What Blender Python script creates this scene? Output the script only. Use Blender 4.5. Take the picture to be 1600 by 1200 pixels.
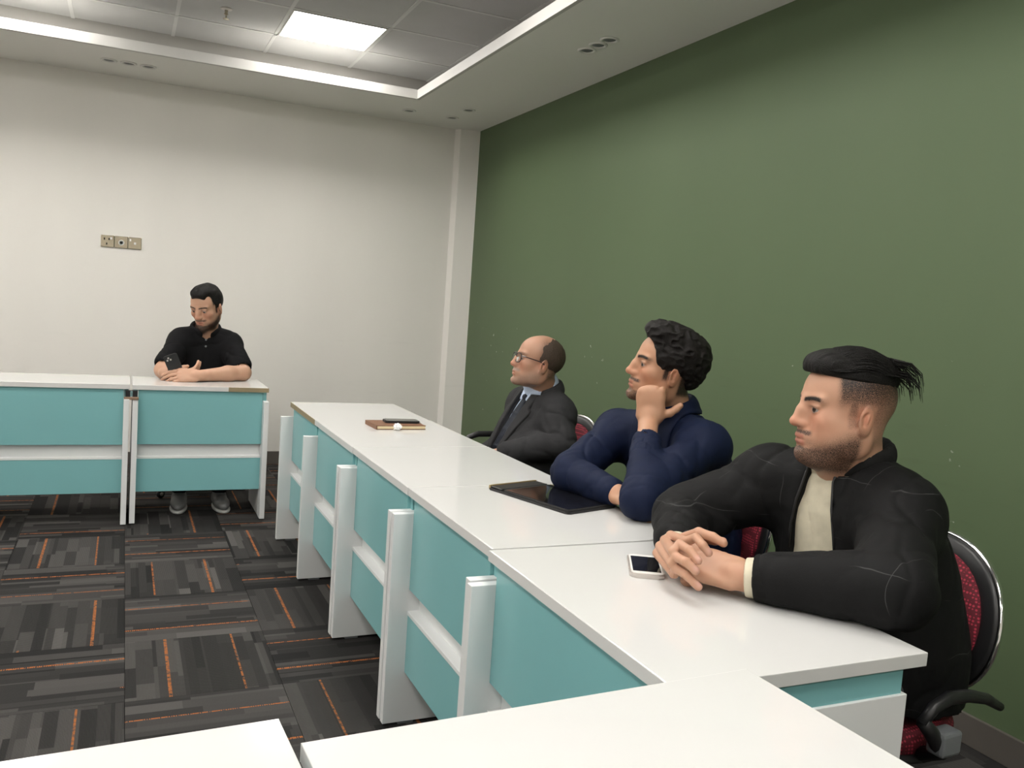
import bpy, bmesh, math, random
import numpy as np
from mathutils import Matrix, Vector
random.seed(4); RNG = np.random.RandomState(7)
for o in list(bpy.data.objects): bpy.data.objects.remove(o)
SC = bpy.context.scene; COL = SC.collection
PI = math.pi
# ---------------------------------------------------------------- camera, world, exposure
F, YAW, PITCH, ROLL, CH = 1347.94, .4264, .08948, -.0697, 1.329
cam = bpy.data.cameras.new('camera'); cam.sensor_width = 36; cam.lens = F/1600*36
co = bpy.data.objects.new('camera', cam); COL.objects.link(co); SC.camera = co
fw = Vector((math.sin(YAW)*math.cos(PITCH), math.cos(YAW)*math.cos(PITCH), -math.sin(PITCH)))
rt = Vector((math.cos(YAW), -math.sin(YAW), 0)); up = rt.cross(fw)
R2 = math.cos(ROLL)*rt - math.sin(ROLL)*up; U2 = math.cos(ROLL)*up + math.sin(ROLL)*rt
co.matrix_world = Matrix((( R2.x, U2.x, -fw.x, 0), (R2.y, U2.y, -fw.y, 0), (R2.z, U2.z, -fw.z, CH), (0, 0, 0, 1)))
cam.clip_start = .02
w = bpy.data.worlds.new('world'); SC.world = w; w.use_nodes = True
w.node_tree.nodes['Background'].inputs[0].default_value = (.8, .85, .9, 1); w.node_tree.nodes['Background'].inputs[1].default_value = .05
SC.view_settings.view_transform = 'Standard'; SC.view_settings.look = 'None'
SC.view_settings.exposure = -0.12; SC.view_settings.gamma = 1; SC.view_settings.use_curve_mapping = False
PANEL_EMIT = 26.0
# ---------------------------------------------------------------- materials
def nodes(name):
    m = bpy.data.materials.new(name); m.use_nodes = True
    nt = m.node_tree; return m, nt, nt.nodes['Principled BSDF']
def inp(b, **k):
    N = dict(col='Base Color', rough='Roughness', metal='Metallic', spec='Specular IOR Level', coat='Coat Weight', crough='Coat Roughness', sss='Subsurface Weight', sheen='Sheen Weight', trans='Transmission Weight', ior='IOR', alpha='Alpha')
    for a, v in k.items():
        b.inputs[N[a]].default_value = (*v, 1) if a == 'col' else v
def N(nt, t, **k):
    n = nt.nodes.new(t)
    for a, v in k.items(): setattr(n, a, v)
    return n
def bump(nt, b, height, strength=.2, dist=.002):
    n = N(nt, 'ShaderNodeBump'); n.inputs['Strength'].default_value = strength; n.inputs['Distance'].default_value = dist
    nt.links.new(height, n.inputs['Height']); nt.links.new(n.outputs[0], b.inputs['Normal']); return n
def math_(nt, op, a, b=None, c=None):
    n = N(nt, 'ShaderNodeMath', operation=op)
    for i, v in enumerate((a, b, c)):
        if v is None: continue
        if isinstance(v, (int, float)): n.inputs[i].default_value = v
        else: nt.links.new(v, n.inputs[i])
    return n.outputs[0]
def mixc(nt, fac, a, b, mode='MIX'):
    n = N(nt, 'ShaderNodeMix', data_type='RGBA', blend_type=mode)
    for s, v in ((n.inputs[0], fac), (n.inputs[6], a), (n.inputs[7], b)):
        if isinstance(v, tuple): s.default_value = (*v, 1)
        elif isinstance(v, (int, float)): s.default_value = v
        else: nt.links.new(v, s)
    return n.outputs[2]
def noise(nt, scale, detail=3, coord='Object', vec=None):
    n = N(nt, 'ShaderNodeTexNoise'); n.inputs['Scale'].default_value = scale; n.inputs['Detail'].default_value = detail
    if vec is None:
        tc = N(nt, 'ShaderNodeTexCoord'); vec = tc.outputs[coord]
    nt.links.new(vec, n.inputs['Vector']); return n.outputs[0]
def ramp(nt, f, a, b):
    n = N(nt, 'ShaderNodeMapRange'); n.inputs[1].default_value = a; n.inputs[2].default_value = b
    nt.links.new(f, n.inputs[0]); return n.outputs[0]
def plain(name, col, rough=.5, metal=0, bscale=0, bstr=.1, var=.0, **k):
    m, nt, b = nodes(name); inp(b, col=col, rough=rough, metal=metal, **k)
    if var:
        nt.links.new(mixc(nt, noise(nt, 6, 4), tuple(c*(1-var) for c in col), tuple(min(1, c*(1+var)) for c in col)), b.inputs['Base Color'])
    if bscale: bump(nt, b, noise(nt, bscale, 4), bstr)
    return m
def wall_mat(name, col, scuff, scol, zmax):
    m, nt, b = nodes(name); inp(b, rough=.55, spec=.35)
    tc = N(nt, 'ShaderNodeTexCoord'); v = tc.outputs['Object']
    mp = N(nt, 'ShaderNodeMapping'); mp.inputs['Scale'].default_value = (1.2, 1.2, .25); nt.links.new(v, mp.inputs[0])
    c = mixc(nt, noise(nt, 1.6, 5, vec=mp.outputs[0]), tuple(x*.93 for x in col), tuple(x*1.06 for x in col))
    sx = N(nt, 'ShaderNodeSeparateXYZ'); nt.links.new(v, sx.inputs[0])
    low = math_(nt, 'LESS_THAN', sx.outputs[2], zmax)
    sp = ramp(nt, noise(nt, 26, 2, vec=v), .715, .735)
    reg = ramp(nt, noise(nt, 2.1, 2, vec=v), .52, .6)
    c = mixc(nt, math_(nt, 'MULTIPLY', math_(nt, 'MULTIPLY', sp, reg), math_(nt, 'MULTIPLY', low, scuff)), c, scol)
    mp2 = N(nt, 'ShaderNodeMapping'); mp2.inputs['Scale'].default_value = (2.2, 2.2, 16); nt.links.new(v, mp2.inputs[0])
    sm = math_(nt, 'MULTIPLY', ramp(nt, noise(nt, 1.5, 6, vec=mp2.outputs[0]), .6, .8), math_(nt, 'MULTIPLY', low, scuff*.3))
    c = mixc(nt, sm, c, tuple(x*.7 for x in col))
    nt.links.new(c, b.inputs['Base Color']); bump(nt, b, noise(nt, 160, 3, vec=v), .06, .001)
    return m
M = {}
M['white_wall'] = wall_mat('white_wall_paint', (.84, .815, .77), .5, (.5, .49, .47), 1.05)
M['green_wall'] = wall_mat('green_wall_paint', (.102, .146, .075), .9, (.6, .62, .55), 1.25)
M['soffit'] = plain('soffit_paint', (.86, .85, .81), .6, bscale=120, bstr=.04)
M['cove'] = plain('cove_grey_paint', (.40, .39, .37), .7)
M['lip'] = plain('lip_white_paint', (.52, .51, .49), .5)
M['ceil_tile'] = plain('ceiling_tile', (.50, .50, .50), .8, bscale=300, bstr=.2, var=.05)
M['grid'] = plain('ceiling_grid', (.62, .62, .61), .5)
M['skirting'] = plain('grey_skirting', (.12, .108, .095), .35, var=.15)
M['white_lam'] = plain('white_gloss_laminate', (.635, .635, .625), .08, spec=.5)
M['white_mat'] = plain('white_melamine', (.74, .75, .75), .3)
M['edge'] = plain('white_edge_band', (.66, .65, .64), .35)
M['teal'] = plain('teal_laminate', (.205, .45, .465), .3, var=.03)
M['raw'] = plain('raw_brown_edge', (.30, .24, .14), .6, var=.2)
M['chrome'] = plain('chrome', (.8, .8, .8), .12, 1)
M['brass'] = plain('polished_nickel', (.55, .49, .38), .18, 1)
M['black_pl'] = plain('black_plastic', (.014, .014, .015), .4)
M['dark_gap'] = plain('dark_void', (.01, .01, .01), .9)
M['grey_pl'] = plain('grey_plastic', (.16, .17, .18), .4)
M['glass_blk'] = plain('black_screen_glass', (.008, .008, .01), .04, coat=.5)
M['white_pl'] = plain('white_plastic', (.8, .79, .76), .3)
M['silver'] = plain('pale_silver', (.62, .58, .55), .3, .6)
M['gold'] = plain('gold_case_edge', (.42, .33, .18), .35, .6)
M['leather'] = plain('brown_leather', (.19, .085, .04), .5, bscale=250, bstr=.2, var=.15)
M['paper'] = plain('cream_paper', (.75, .62, .40), .8)
M['tissue'] = plain('white_tissue', (.9, .9, .9), .8)
M['brown_strap'] = plain('brown_tape', (.22, .14, .09), .6)
def emis(name, col, s):
    m, nt, b = nodes(name); inp(b, col=(.9, .9, .9)); b.inputs['Emission Color'].default_value = (*col, 1); b.inputs['Emission Strength'].default_value = s; return m
M['led'] = emis('led_panel', (1, .965, .91), PANEL_EMIT)
def red_fabric():
    m, nt, b = nodes('red_dotted_fabric'); inp(b, rough=.8)
    tc = N(nt, 'ShaderNodeTexCoord'); v = N(nt, 'ShaderNodeTexVoronoi'); v.inputs['Scale'].default_value = 120; v.inputs['Randomness'].default_value = .15
    nt.links.new(tc.outputs['Object'], v.inputs['Vector'])
    f = ramp(nt, v.outputs['Distance'], .28, .42)
    nt.links.new(mixc(nt, f, (.42, .03, .06), (.10, .004, .012)), b.inputs['Base Color']); bump(nt, b, f, .4, .001); return m
M['red'] = red_fabric()
def carpet():
    m, nt, b = nodes('carpet_tile'); inp(b, rough=.95, spec=.1)
    tc = N(nt, 'ShaderNodeTexCoord'); oi = N(nt, 'ShaderNodeObjectInfo')
    s = N(nt, 'ShaderNodeSeparateXYZ'); nt.links.new(tc.outputs['Object'], s.inputs[0])
    u = math_(nt, 'ADD', s.outputs[0], .245); v = math_(nt, 'ADD', s.outputs[1], .245)
    rnd = math_(nt, 'MULTIPLY', oi.outputs['Random'], 37.0)
    def wn(a, bb):
        c = N(nt, 'ShaderNodeCombineXYZ')
        for i, q in enumerate((a, bb, rnd)): nt.links.new(q, c.inputs[i])
        n = N(nt, 'ShaderNodeTexWhiteNoise', noise_dimensions='3D'); nt.links.new(c.outputs[0], n.inputs['Vector']); return n.outputs['Value']
    warp = math_(nt, 'ADD', u, math_(nt, 'MULTIPLY', math_(nt, 'SINE', math_(nt, 'ADD', math_(nt, 'MULTIPLY', u, 23.), rnd)), .014))
    band = math_(nt, 'FLOOR', math_(nt, 'MULTIPLY', warp, 25.))
    r1 = wn(band, math_(nt, 'MULTIPLY', band, 0.))
    seg = math_(nt, 'FLOOR', math_(nt, 'ADD', math_(nt, 'MULTIPLY', v, math_(nt, 'ADD', math_(nt, 'MULTIPLY', r1, 3.), 1.6)), r1))
    r2 = wn(math_(nt, 'FLOOR', math_(nt, 'MULTIPLY', warp, 11.)), seg)
    r3 = wn(band, seg)
    f = math_(nt, 'ADD', math_(nt, 'MULTIPLY', r2, .65), math_(nt, 'MULTIPLY', r3, .35))
    f = math_(nt, 'POWER', f, 1.5)
    c = mixc(nt, f, (.022, .021, .021), (.125, .118, .113))
    # orange lines
    def line(pos, wd):
        p = math_(nt, 'ADD', math_(nt, 'MULTIPLY', oi.outputs['Random'], .05), pos)
        return math_(nt, 'LESS_THAN', math_(nt, 'ABSOLUTE', math_(nt, 'SUBTRACT', u, p)), wd)
    stitch = math_(nt, 'GREATER_THAN', math_(nt, 'ADD', noise(nt, 60, 1), math_(nt, 'MULTIPLY', math_(nt, 'SINE', math_(nt, 'MULTIPLY', v, 900.)), .12)), .42)
    side = wn(math_(nt, 'MULTIPLY', band, 0.), math_(nt, 'FLOOR', math_(nt, 'MULTIPLY', v, 2.1)))
    l1 = line(.10, .0055); l2 = math_(nt, 'MULTIPLY', line(.335, .0035), math_(nt, 'GREATER_THAN', side, .2))
    l = math_(nt, 'MULTIPLY', math_(nt, 'MAXIMUM', l1, l2), stitch)
    c = mixc(nt, l, c, (.42, .15, .05))
    rib = math_(nt, 'SINE', math_(nt, 'MULTIPLY', u, 1600.))
    ribv = math_(nt, 'ADD', math_(nt, 'MULTIPLY', rib, .5), noise(nt, 500, 2))
    c = mixc(nt, ramp(nt, ribv, -.4, 1.4), mixc(nt, .55, c, (0.004, .004, .004)), c)
    nt.links.new(c, b.inputs['Base Color']); bump(nt, b, ribv, .5, .002); return m
M['carpet'] = carpet()
# ---------------------------------------------------------------- object helpers
def link(o, parent=None):
    COL.objects.link(o)
    if parent: o.parent = parent
    return o
def tag(o, label=None, cat=None, group=None, kind=None):
    for k, v in (('label', label), ('category', cat), ('group', group), ('kind', kind)):
        if v: o[k] = v
    return o
def empty(name, loc=(0, 0, 0), rz=0):
    o = bpy.data.objects.new(name, None); o.location = loc; o.rotation_euler = (0, 0, rz); o.empty_display_size = .1; return link(o)
def obj(name, bm, mat, parent=None, smooth=False):
    me = bpy.data.meshes.new(name); bm.normal_update(); bm.to_mesh(me); bm.free()
    for m in (mat if isinstance(mat, (list, tuple)) else [mat]): me.materials.append(M[m] if isinstance(m, str) else m)
    if smooth: me.polygons.foreach_set('use_smooth', [True]*len(me.polygons))
    return link(bpy.data.objects.new(name, me), parent)
def bx(x0, x1, y0, y1, z0, z1, bev=.0, bm=None, seg=2):
    b = bmesh.new(); bmesh.ops.create_cube(b, size=1)
    for v in b.verts: v.co = ((x0+x1)/2+v.co.x*(x1-x0), (y0+y1)/2+v.co.y*(y1-y0), (z0+z1)/2+v.co.z*(z1-z0))
    if bev: bmesh.ops.bevel(b, geom=b.edges[:], offset=bev, segments=seg, affect='EDGES', profile=.5)
    if bm is None: return b
    me = bpy.data.meshes.new('t'); b.to_mesh(me); b.free(); bm.from_mesh(me); bpy.data.meshes.remove(me); return bm
def tube(pts, r, seg=10, bm=None, closed=False):
    b = bm or bmesh.new(); P = [Vector(p) for p in pts]; n = len(P); rings = []; prev = None
    for i, p in enumerate(P):
        if closed: t = (P[(i+1) % n]-P[i-1]).normalized()
        else: t = (P[min(i+1, n-1)]-P[max(i-1, 0)]).normalized()
        if prev is None: a = t.orthogonal().normalized()
        else: a = (prev-t*prev.dot(t)).normalized()
        prev = a; c = t.cross(a); rr = r[i] if isinstance(r, (list, tuple)) else r
        rings.append([b.verts.new(p+(a*math.cos(q)+c*math.sin(q))*rr) for q in [2*PI*k/seg for k in range(seg)]])
    m = n if closed else n-1
    for i in range(m):
        A, B = rings[i], rings[(i+1) % n]
        if closed and i == n-1:   # align the seam
            k0 = min(range(seg), key=lambda k: (B[k].co-A[0].co).length); B = B[k0:]+B[:k0]
        for k in range(seg): b.faces.new((A[k], A[(k+1) % seg], B[(k+1) % seg], B[k]))
    if not closed: b.faces.new(rings[0][::-1]); b.faces.new(rings[-1])
    return b
def lathe(prof, seg=24, bm=None, c=(0, 0, 0)):
    b = bm or bmesh.new(); R = []
    for r, z in prof: R.append([b.verts.new((c[0]+r*math.cos(2*PI*k/seg), c[1]+r*math.sin(2*PI*k/seg), c[2]+z)) for k in range(seg)])
    for A, B in zip(R, R[1:]):
        for k in range(seg): b.faces.new((A[k], A[(k+1) % seg], B[(k+1) % seg], B[k]))
    b.faces.new(R[0][::-1]); b.faces.new(R[-1]); return b
# ---------------------------------------------------------------- room
XG, YB, HC, HT, XL, YN = 2.573, 6.69, 2.71, 2.98, -3.6, -2.6
XS, YS = 1.813, 5.90          # inner edge of the soffit
def struct(name, bm, mat, parent=None):
    o = obj(name, bm, mat, parent)
    if not parent: o['kind'] = 'structure'
    return o
floor = struct('floor', bx(XL, XG+.1, YN, YB+.1, -.1, -.006), 'dark_gap')
tm = None; T = .49
for i in range(-8, 6):
    for j in range(-11, 9):
        x0 = .035+i*T; y0 = 2.865+j*T
        if x0 > XG or y0 > YB or x0+T < XL or y0+T < YN: continue
        if tm is None:
            b = bx(-T/2+.0006, T/2-.0006, -T/2+.0006, T/2-.0006, -.006, 0, .001, seg=1)
            t = obj('carpet_tile', b, 'carpet', floor); tm = t.data
        else: t = link(bpy.data.objects.new('carpet_tile', tm), floor)
        t.location = (x0+T/2, y0+T/2, 0)
        # quarter-turn laying: alternate tiles are turned by 90 degrees
        t.rotation_euler = (0, 0, (PI/2 if (i+j) % 2 else 0)+(PI if random.random() < .5 else 0))
        # keep the tile inside the room
        if x0+T > XG+.08 or y0+T > YB+.08: t.scale = (1, 1, 1)
struct('wall_back', bx(XL-.1, XG+.1, YB, YB+.1, -.1, HC+.4), 'white_wall')
struct('wall_right', bx(XG, XG+.1, YN-.1, YB, -.1, HC+.4), 'green_wall')
struct('wall_left', bx(XL-.1, XL, YN, YB, -.1, HC+.4), 'white_wall')
struct('wall_front', bx(XL-.1, XG, YN-.1, YN, -.1, HC+.4), 'white_wall')
# shallow pilaster between the white and the green wall
b = bmesh.new(); pf = [(2.385, YB), (2.415, YB-.05), (XG, YB-.075), (XG, YB)]
vs = [[b.verts.new((x, y, z)) for x, y in pf] for z in (0, HC)]
for k in range(4): b.faces.new((vs[0][k], vs[0][(k+1) % 4], vs[1][(k+1) % 4], vs[1][k]))
b.faces.new(vs[0][::-1]); b.faces.new(vs[1]); bmesh.ops.recalc_face_normals(b, faces=b.faces[:])
struct('wall_pilaster', b, 'white_wall')
struct('baseboard_back', bx(XL, 2.40, YB-.014, YB, 0, .10, .002), 'skirting')
struct('baseboard_right', bx(XG-.014, XG, YN, YB-.08, 0, .10, .002), 'skirting')
# ceiling: soffit ring with a white lip, a cove behind it, lay-in tiles above
XSL, YSN = -2.85, -1.85; CW = .30
ceil = struct('ceiling', bx(XL, XG, YN, YB, HT+.02, HT+.1), 'soffit')
b = bmesh.new()
for q in ((XS, XG, YN, YB), (XL, XSL, YN, YB), (XSL, XS, YS, YB), (XSL, XS, YN, YSN)):
    bx(q[0], q[1], q[2], q[3], HC, HC+.03, bm=b)
obj('soffit', b, 'soffit', ceil)
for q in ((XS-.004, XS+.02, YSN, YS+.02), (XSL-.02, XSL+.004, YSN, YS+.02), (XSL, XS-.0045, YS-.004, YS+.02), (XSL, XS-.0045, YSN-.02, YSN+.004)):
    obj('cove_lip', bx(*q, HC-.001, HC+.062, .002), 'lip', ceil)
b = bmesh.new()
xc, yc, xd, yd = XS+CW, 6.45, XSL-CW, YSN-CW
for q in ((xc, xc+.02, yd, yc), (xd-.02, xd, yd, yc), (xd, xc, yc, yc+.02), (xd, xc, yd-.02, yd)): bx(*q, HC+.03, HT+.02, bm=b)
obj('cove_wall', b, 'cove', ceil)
GX = [.85+.6*k for k in range(-6, 4)]; GY = [5.36+.6*k for k in range(-13, 4)]
LX = (.85, -.95, -2.75); LY = (5.36, 3.56, 1.76, -.04, -1.84)  # only the first panel is in view; the others are added to light the room
tmesh = {}
for x in GX:
    for y in GY:
        a0, a1, b0, b1 = max(x, xd), min(x+.6, xc), max(y, yd), min(y+.6, yc)
        if a1-a0 < .03 or b1-b0 < .03: continue
        if any(abs(x-p) < .01 for p in LX) and any(abs(y-p) < .01 for p in LY): continue
        key = (round(a1-a0, 3), round(b1-b0, 3))
        if key not in tmesh:
            o = obj('ceiling_tile', bx(-key[0]/2+.009, key[0]/2-.009, -key[1]/2+.009, key[1]/2-.009, 0, .015, .002, seg=1), 'ceil_tile', ceil); tmesh[key] = o.data
        else: o = link(bpy.data.objects.new('ceiling_tile', tmesh[key]), ceil)
        o.location = ((a0+a1)/2, (b0+b1)/2, HT)
for x in GX:
    if xd < x < xc: obj('grid_bar', bx(x-.011, x+.011, yd, yc, HT-.003, HT+.012), 'grid', ceil)
for y in GY:
    if yd < y < yc: obj('grid_bar', bx(xd, xc, y-.011, y+.011, HT-.003, HT+.0125), 'grid', ceil)
for i, x in enumerate(LX):
    for j, y in enumerate(LY):
        t = empty('ceiling_light', (x+.3, y+.3, HT-.004))
        tag(t, 'square white LED panel glowing in the ceiling tiles beside the fire sprinkler' if (i, j) == (0, 0) else 'square white LED panel added out of view in the tile ceiling to light the room', 'ceiling light', 'LED ceiling panels')
        fr = bmesh.new()
        for q in ((-.29, .29, -.29, -.278), (-.29, .29, .278, .29), (-.29, -.278, -.278, .278), (.278, .29, -.278, .278)): bx(*q, -.004, .012, bm=fr)
        obj('frame', fr, 'lip', t); obj('diffuser', bx(-.278, .278, -.278, .278, 0, .01), 'led', t)
t = empty('fire_sprinkler', (.51, 5.62, HT)); tag(t, 'small pendent fire sprinkler head hanging from a ceiling tile', 'sprinkler')
obj('escutcheon', lathe([(.034, 0), (.034, -.004), (.012, -.012), (.012, 0)], 20), 'silver', t)
obj('sprinkler_body', lathe([(.009, -.008), (.009, -.028), (.012, -.03), (.012, -.036), (.006, -.038)], 14), 'brass', t)
for s in (-1, 1): obj('frame_arm', tube([(0, s*.010, -.034), (0, s*.015, -.045), (0, s*.006, -.06)], .0028, 6), 'brass', t)
obj('deflector', lathe([(.004, -.058), (.018, -.060), (.018, -.062), (.004, -.063)], 16), 'brass', t)
dl = [(2.205, 4.19), (2.207, 4.075), (2.211, 3.965), (1.875, 6.29), (2.212, 6.29), (2.218, 5.965), (-.13, 6.25), (-.014, 6.25), (.103, 6.25)]
grp = ['downlights above the green wall']*3+['downlights in the corner of the soffit']*3+['downlights above the white wall']*3
lab = ['small round recessed downlight, one of a row of three beside the green wall', 'small round recessed downlight in the soffit corner where white and green walls meet', 'small round recessed downlight, one of a row of three by the white wall']
for k, (x, y) in enumerate(dl):
    t = empty('downlight', (x, y, HC)); tag(t, lab[k//3], 'downlight', grp[k//3])
    obj('ring', lathe([(.050, 0), (.050, -.004), (.044, -.008), (.036, -.006), (.033, .0), (.033, .002)], 28), 'white_pl', t, True)
    obj('lamp', lathe([(.032, -.001), (.026, -.004), (.012, -.0055), (.002, -.006)], 24), 'grey_pl', t, True)
# wall socket plate
t = empty('wall_socket_plate', (-.03, YB, 1.585)); tag(t, 'polished metal three-module socket plate on the white wall', 'socket plate')
for k in range(3):
    x = -.129+k*.087
    pl = obj('module', bx(x, x+.085, -.009, 0, -.041, .041, .003), 'brass', t)
    if k == 0:
        for (a, c) in ((.022, .015), (.052, .015), (.037, -.018)): obj('pin_hole', bx(x+a-.004, x+a+.004, -.0105, -.008, c-.007, c+.007), 'dark_gap', pl)
        obj('switch', bx(x+.058, x+.072, -.013, -.008, .012, .030, .002), 'white_pl', pl)
    if k == 1:
        bb = lathe([(.019, 0), (.019, .004), (.012, .005), (.012, .0)], 24); bmesh.ops.rotate(bb, verts=bb.verts, matrix=Matrix.Rotation(PI/2, 3, 'X'))
        bmesh.ops.translate(bb, verts=bb.verts, vec=(x+.0425, -.009, -.004)); obj('socket_ring', bb, 'white_pl', pl, True)
        obj('socket_hole', bx(x+.034, x+.051, -.0125, -.009, -.010, .002, .002), 'dark_gap', pl)
    if k == 2: obj('jack', bx(x+.036, x+.050, -.0115, -.008, -.010, .006, .001), 'white_pl', pl); obj('indicator', bx(x+.008, x+.018, -.0105, -.008, .012, .028), 'white_pl', pl)
# ---------------------------------------------------------------- desks
def desk(loc, rz, L, D, zt, label, group=None, raw=None, prot=.052):
    """local x along the desk, y away from the open side, leg slabs stand proud of the front"""
    t = empty('desk', loc, rz); tag(t, label, 'desk', group)
    top = obj('desktop', bx(.001, L-.001, 0, D, zt-.026, zt, .0015), 'white_lam', t)
    obj('edge_band', bx(.001, L-.001, -.0015, 0, zt-.025, zt-.001), 'edge', top)
    if raw: obj('raw_edge', bx(raw[0], raw[1], -.003, -.0012, zt-.0255, zt-.0005), 'raw', top)
    if raw and raw[2]: obj('raw_edge', bx(-.002, .0012, 0, D, zt-.0255, zt-.0005), 'raw', top)
    zl = zt-.075
    for s in (0, 1):
        x0 = .003 if s == 0 else L-.031
        lg = obj('leg_panel', bx(x0, x0+.028, -prot, D-.04, .008, zl, .0015), 'white_mat', t)
        for yy in (0, D-.14): obj('foot', bx(x0+.004, x0+.024, yy, yy+.05, 0, .0085), 'grey_pl', lg)
        obj('side_rail', bx(x0+.006 if s == 0 else x0+.002, x0+.026 if s == 0 else x0+.022, .02, D-.05, zl+.0002, zt-.026), 'teal', t)
    obj('upper_panel', bx(.0312, L-.0312, .010, .028, .435, zt-.0262, .001), 'teal', t)
    obj('recessed_strip', bx(.0312, L-.0312, .045, .060, .345, .46, .001), 'white_mat', t)
    lo = obj('lower_panel', bx(.0312, L-.0312, .010, .028, .17, .355, .001), 'teal', t)
    obj('ledge', bx(.0312, L-.0312, .008, .0452, .355, .367, .001), 'white_mat', lo)
    return t
RY = [4.62, 3.95, 3.225, 2.515, 1.838]; RN = [3.955, 3.228, 2.518, 1.845, 1.073]
RL = ['white and teal desk with bare brown edge, ending the row nearest the white wall',
      'white and teal desk carrying the brown notebook and black phone',
      'white and teal desk standing between the notebook desk and the tablet desk',
      'white and teal desk with the black tablet lying on it',
      'white and teal desk with the white phone, before the man in the bomber jacket']
for k in range(5):
    L = RY[k]-RN[k]; xi = (.822, .815, .817, .818, .806)[k]
    desk((xi, RY[k], 0), -PI/2+(0, 0, 0, 0, -.004)[k], L, .56, (.744, .75, .75, .75, .75)[k], RL[k], raw=(0, L, True) if k == 0 else None)
ZL = .763
desk((.052, 5.08, 0), 0, .722, .465, ZL, 'white and teal desk with brown bare corner, where the man in polo shirt sits', raw=(.50, .722, False))
desk((-.69, 5.065, 0), 0, .732, .465, ZL+.004, 'unoccupied white and teal desk beside the desk of the man in the polo shirt')
ZN = .772
desk((.935, 1.062, 0), PI+.045, .722, .52, ZN, 'white-topped desk meeting the end of the row at a right angle', prot=-.012)
desk((.200, 1.100, 0), PI+.05, .74, .52, ZN, 'white-topped desk next to the corner desk, separated from it by a narrow gap', prot=-.012)
# metal connector and brown tape between the two desks at the white wall
t = empty('desk_connector', (.049, 5.05, ZL-.075)); tag(t, 'brown tape band and metal clip joining two desk legs by the white wall', 'connector')
obj('tape', bx(-.036, .036, -.027, .0, .0, .014, .002), 'brown_strap', t)
obj('clip', bx(-.006, .006, -.008, -.004, .014, .047), 'chrome', t); obj('clip_block', bx(-.030, .030, -.003, .012, .014, .048), 'black_pl', t)
# ---------------------------------------------------------------- small things
def rrect(w, h, r, z0, z1, bev=.001, seg=6):
    b = bmesh.new(); vs = []
    for cx, cy, a0 in ((w/2-r, h/2-r, 0), (-w/2+r, h/2-r, PI/2), (-w/2+r, -h/2+r, PI), (w/2-r, -h/2+r, 3*PI/2)):
        for k in range(seg+1):
            a = a0+PI/2*k/seg; vs.append((cx+r*math.cos(a), cy+r*math.sin(a)))
    lo = [b.verts.new((x, y, z0)) for x, y in vs]; hi = [b.verts.new((x, y, z1)) for x, y in vs]; n = len(vs)
    for k in range(n): b.faces.new((lo[k], lo[(k+1) % n], hi[(k+1) % n], hi[k]))
    b.faces.new(lo[::-1]); b.faces.new(hi)
    if bev: bmesh.ops.bevel(b, geom=[e for e in b.edges if abs(e.verts[0].co.z-e.verts[1].co.z) < 1e-6], offset=bev, segments=2, affect='EDGES')
    return b
def at_pts(A, B):   # position and heading from two corner points
    return ((A[0]+B[0])/2, (A[1]+B[1])/2), math.atan2(B[1]-A[1], B[0]-A[0])
t = empty('smartphone', (1.110, 1.632, .7501), math.radians(61)); tag(t, 'white smartphone with a blank black screen lying on the desk', 'smartphone')
obj('case', rrect(.158, .078, .014, 0, .0100, .0025), 'silver', t, False)
obj('front_glass', rrect(.150, .071, .011, .0100, .0106, 0), 'white_pl', t); obj('screen', rrect(.118, .063, .002, .0106, .0109, 0), 'glass_blk', t)
obj('side_button', bx(-.03, -.015, .0385, .0397, .004, .0065), 'silver', t)
t = empty('tablet', (1.212, 2.322, .7501), math.radians(-73)); tag(t, 'black tablet in an open gold-edged case lying flat on the desk', 'tablet')
obj('case', rrect(.36, .208, .012, 0, .007, .002), 'black_pl', t); obj('screen', rrect(.275, .19, .008, .0125, .0132, 0), 'glass_blk', t).location.x = .035
obj('tablet_body', rrect(.29, .20, .012, .007, .0125, .0015), 'black_pl', t).location.x = .032
obj('case_edge', bx(-.180, -.172, -.100, .100, .0005, .0150, .002), 'gold', t); obj('stand_hinge', bx(-.171, -.118, -.098, .098, .007, .0125, .002), 'black_pl', t)
obj('trim_strip', bx(-.11, .176, .1015, .104, .005, .0135, .0005), 'gold', t)
t = empty('notebook', (1.135, 3.742, .7501), math.radians(2)); tag(t, 'closed brown leather notebook with cream page edges on the desk', 'notebook')
obj('cover_back', bx(-.115, .115, -.085, .085, 0, .0035, .0012), 'leather', t); obj('pages', bx(-.110, .112, -.0845, .082, .0036, .0150), 'paper', t)
obj('cover_front', bx(-.115, .115, -.085, .085, .0151, .0186, .0012), 'leather', t); obj('spine', bx(-.1165, -.112, -.085, .085, 0, .0186, .001), 'leather', t)
t = empty('smartphone', (1.165, 3.757, .7688), math.radians(-4)); tag(t, 'black smartphone in a case lying on the brown notebook', 'smartphone')
obj('case', rrect(.158, .078, .012, 0, .0105, .003), 'black_pl', t); obj('screen', rrect(.148, .069, .008, .0105, .0109, 0), 'glass_blk', t)
# crumpled tissue
b = bmesh.new(); bmesh.ops.create_icosphere(b, subdivisions=3, radius=.017)
for v in b.verts:
    n = v.co.normalized(); v.co += n*(.006*math.sin(n.x*9+2)*math.cos(n.y*8)+.004*math.sin(n.z*13+n.x*11)); v.co.z *= .8
zmin = min(v.co.z for v in b.verts)
for v in b.verts: v.co.z -= zmin
o = obj('tissue', b, 'tissue'); o.location = (1.113, 3.633, .7501); tag(o, 'small crumpled white tissue on the desk in front of the notebook', 'tissue')
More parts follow.
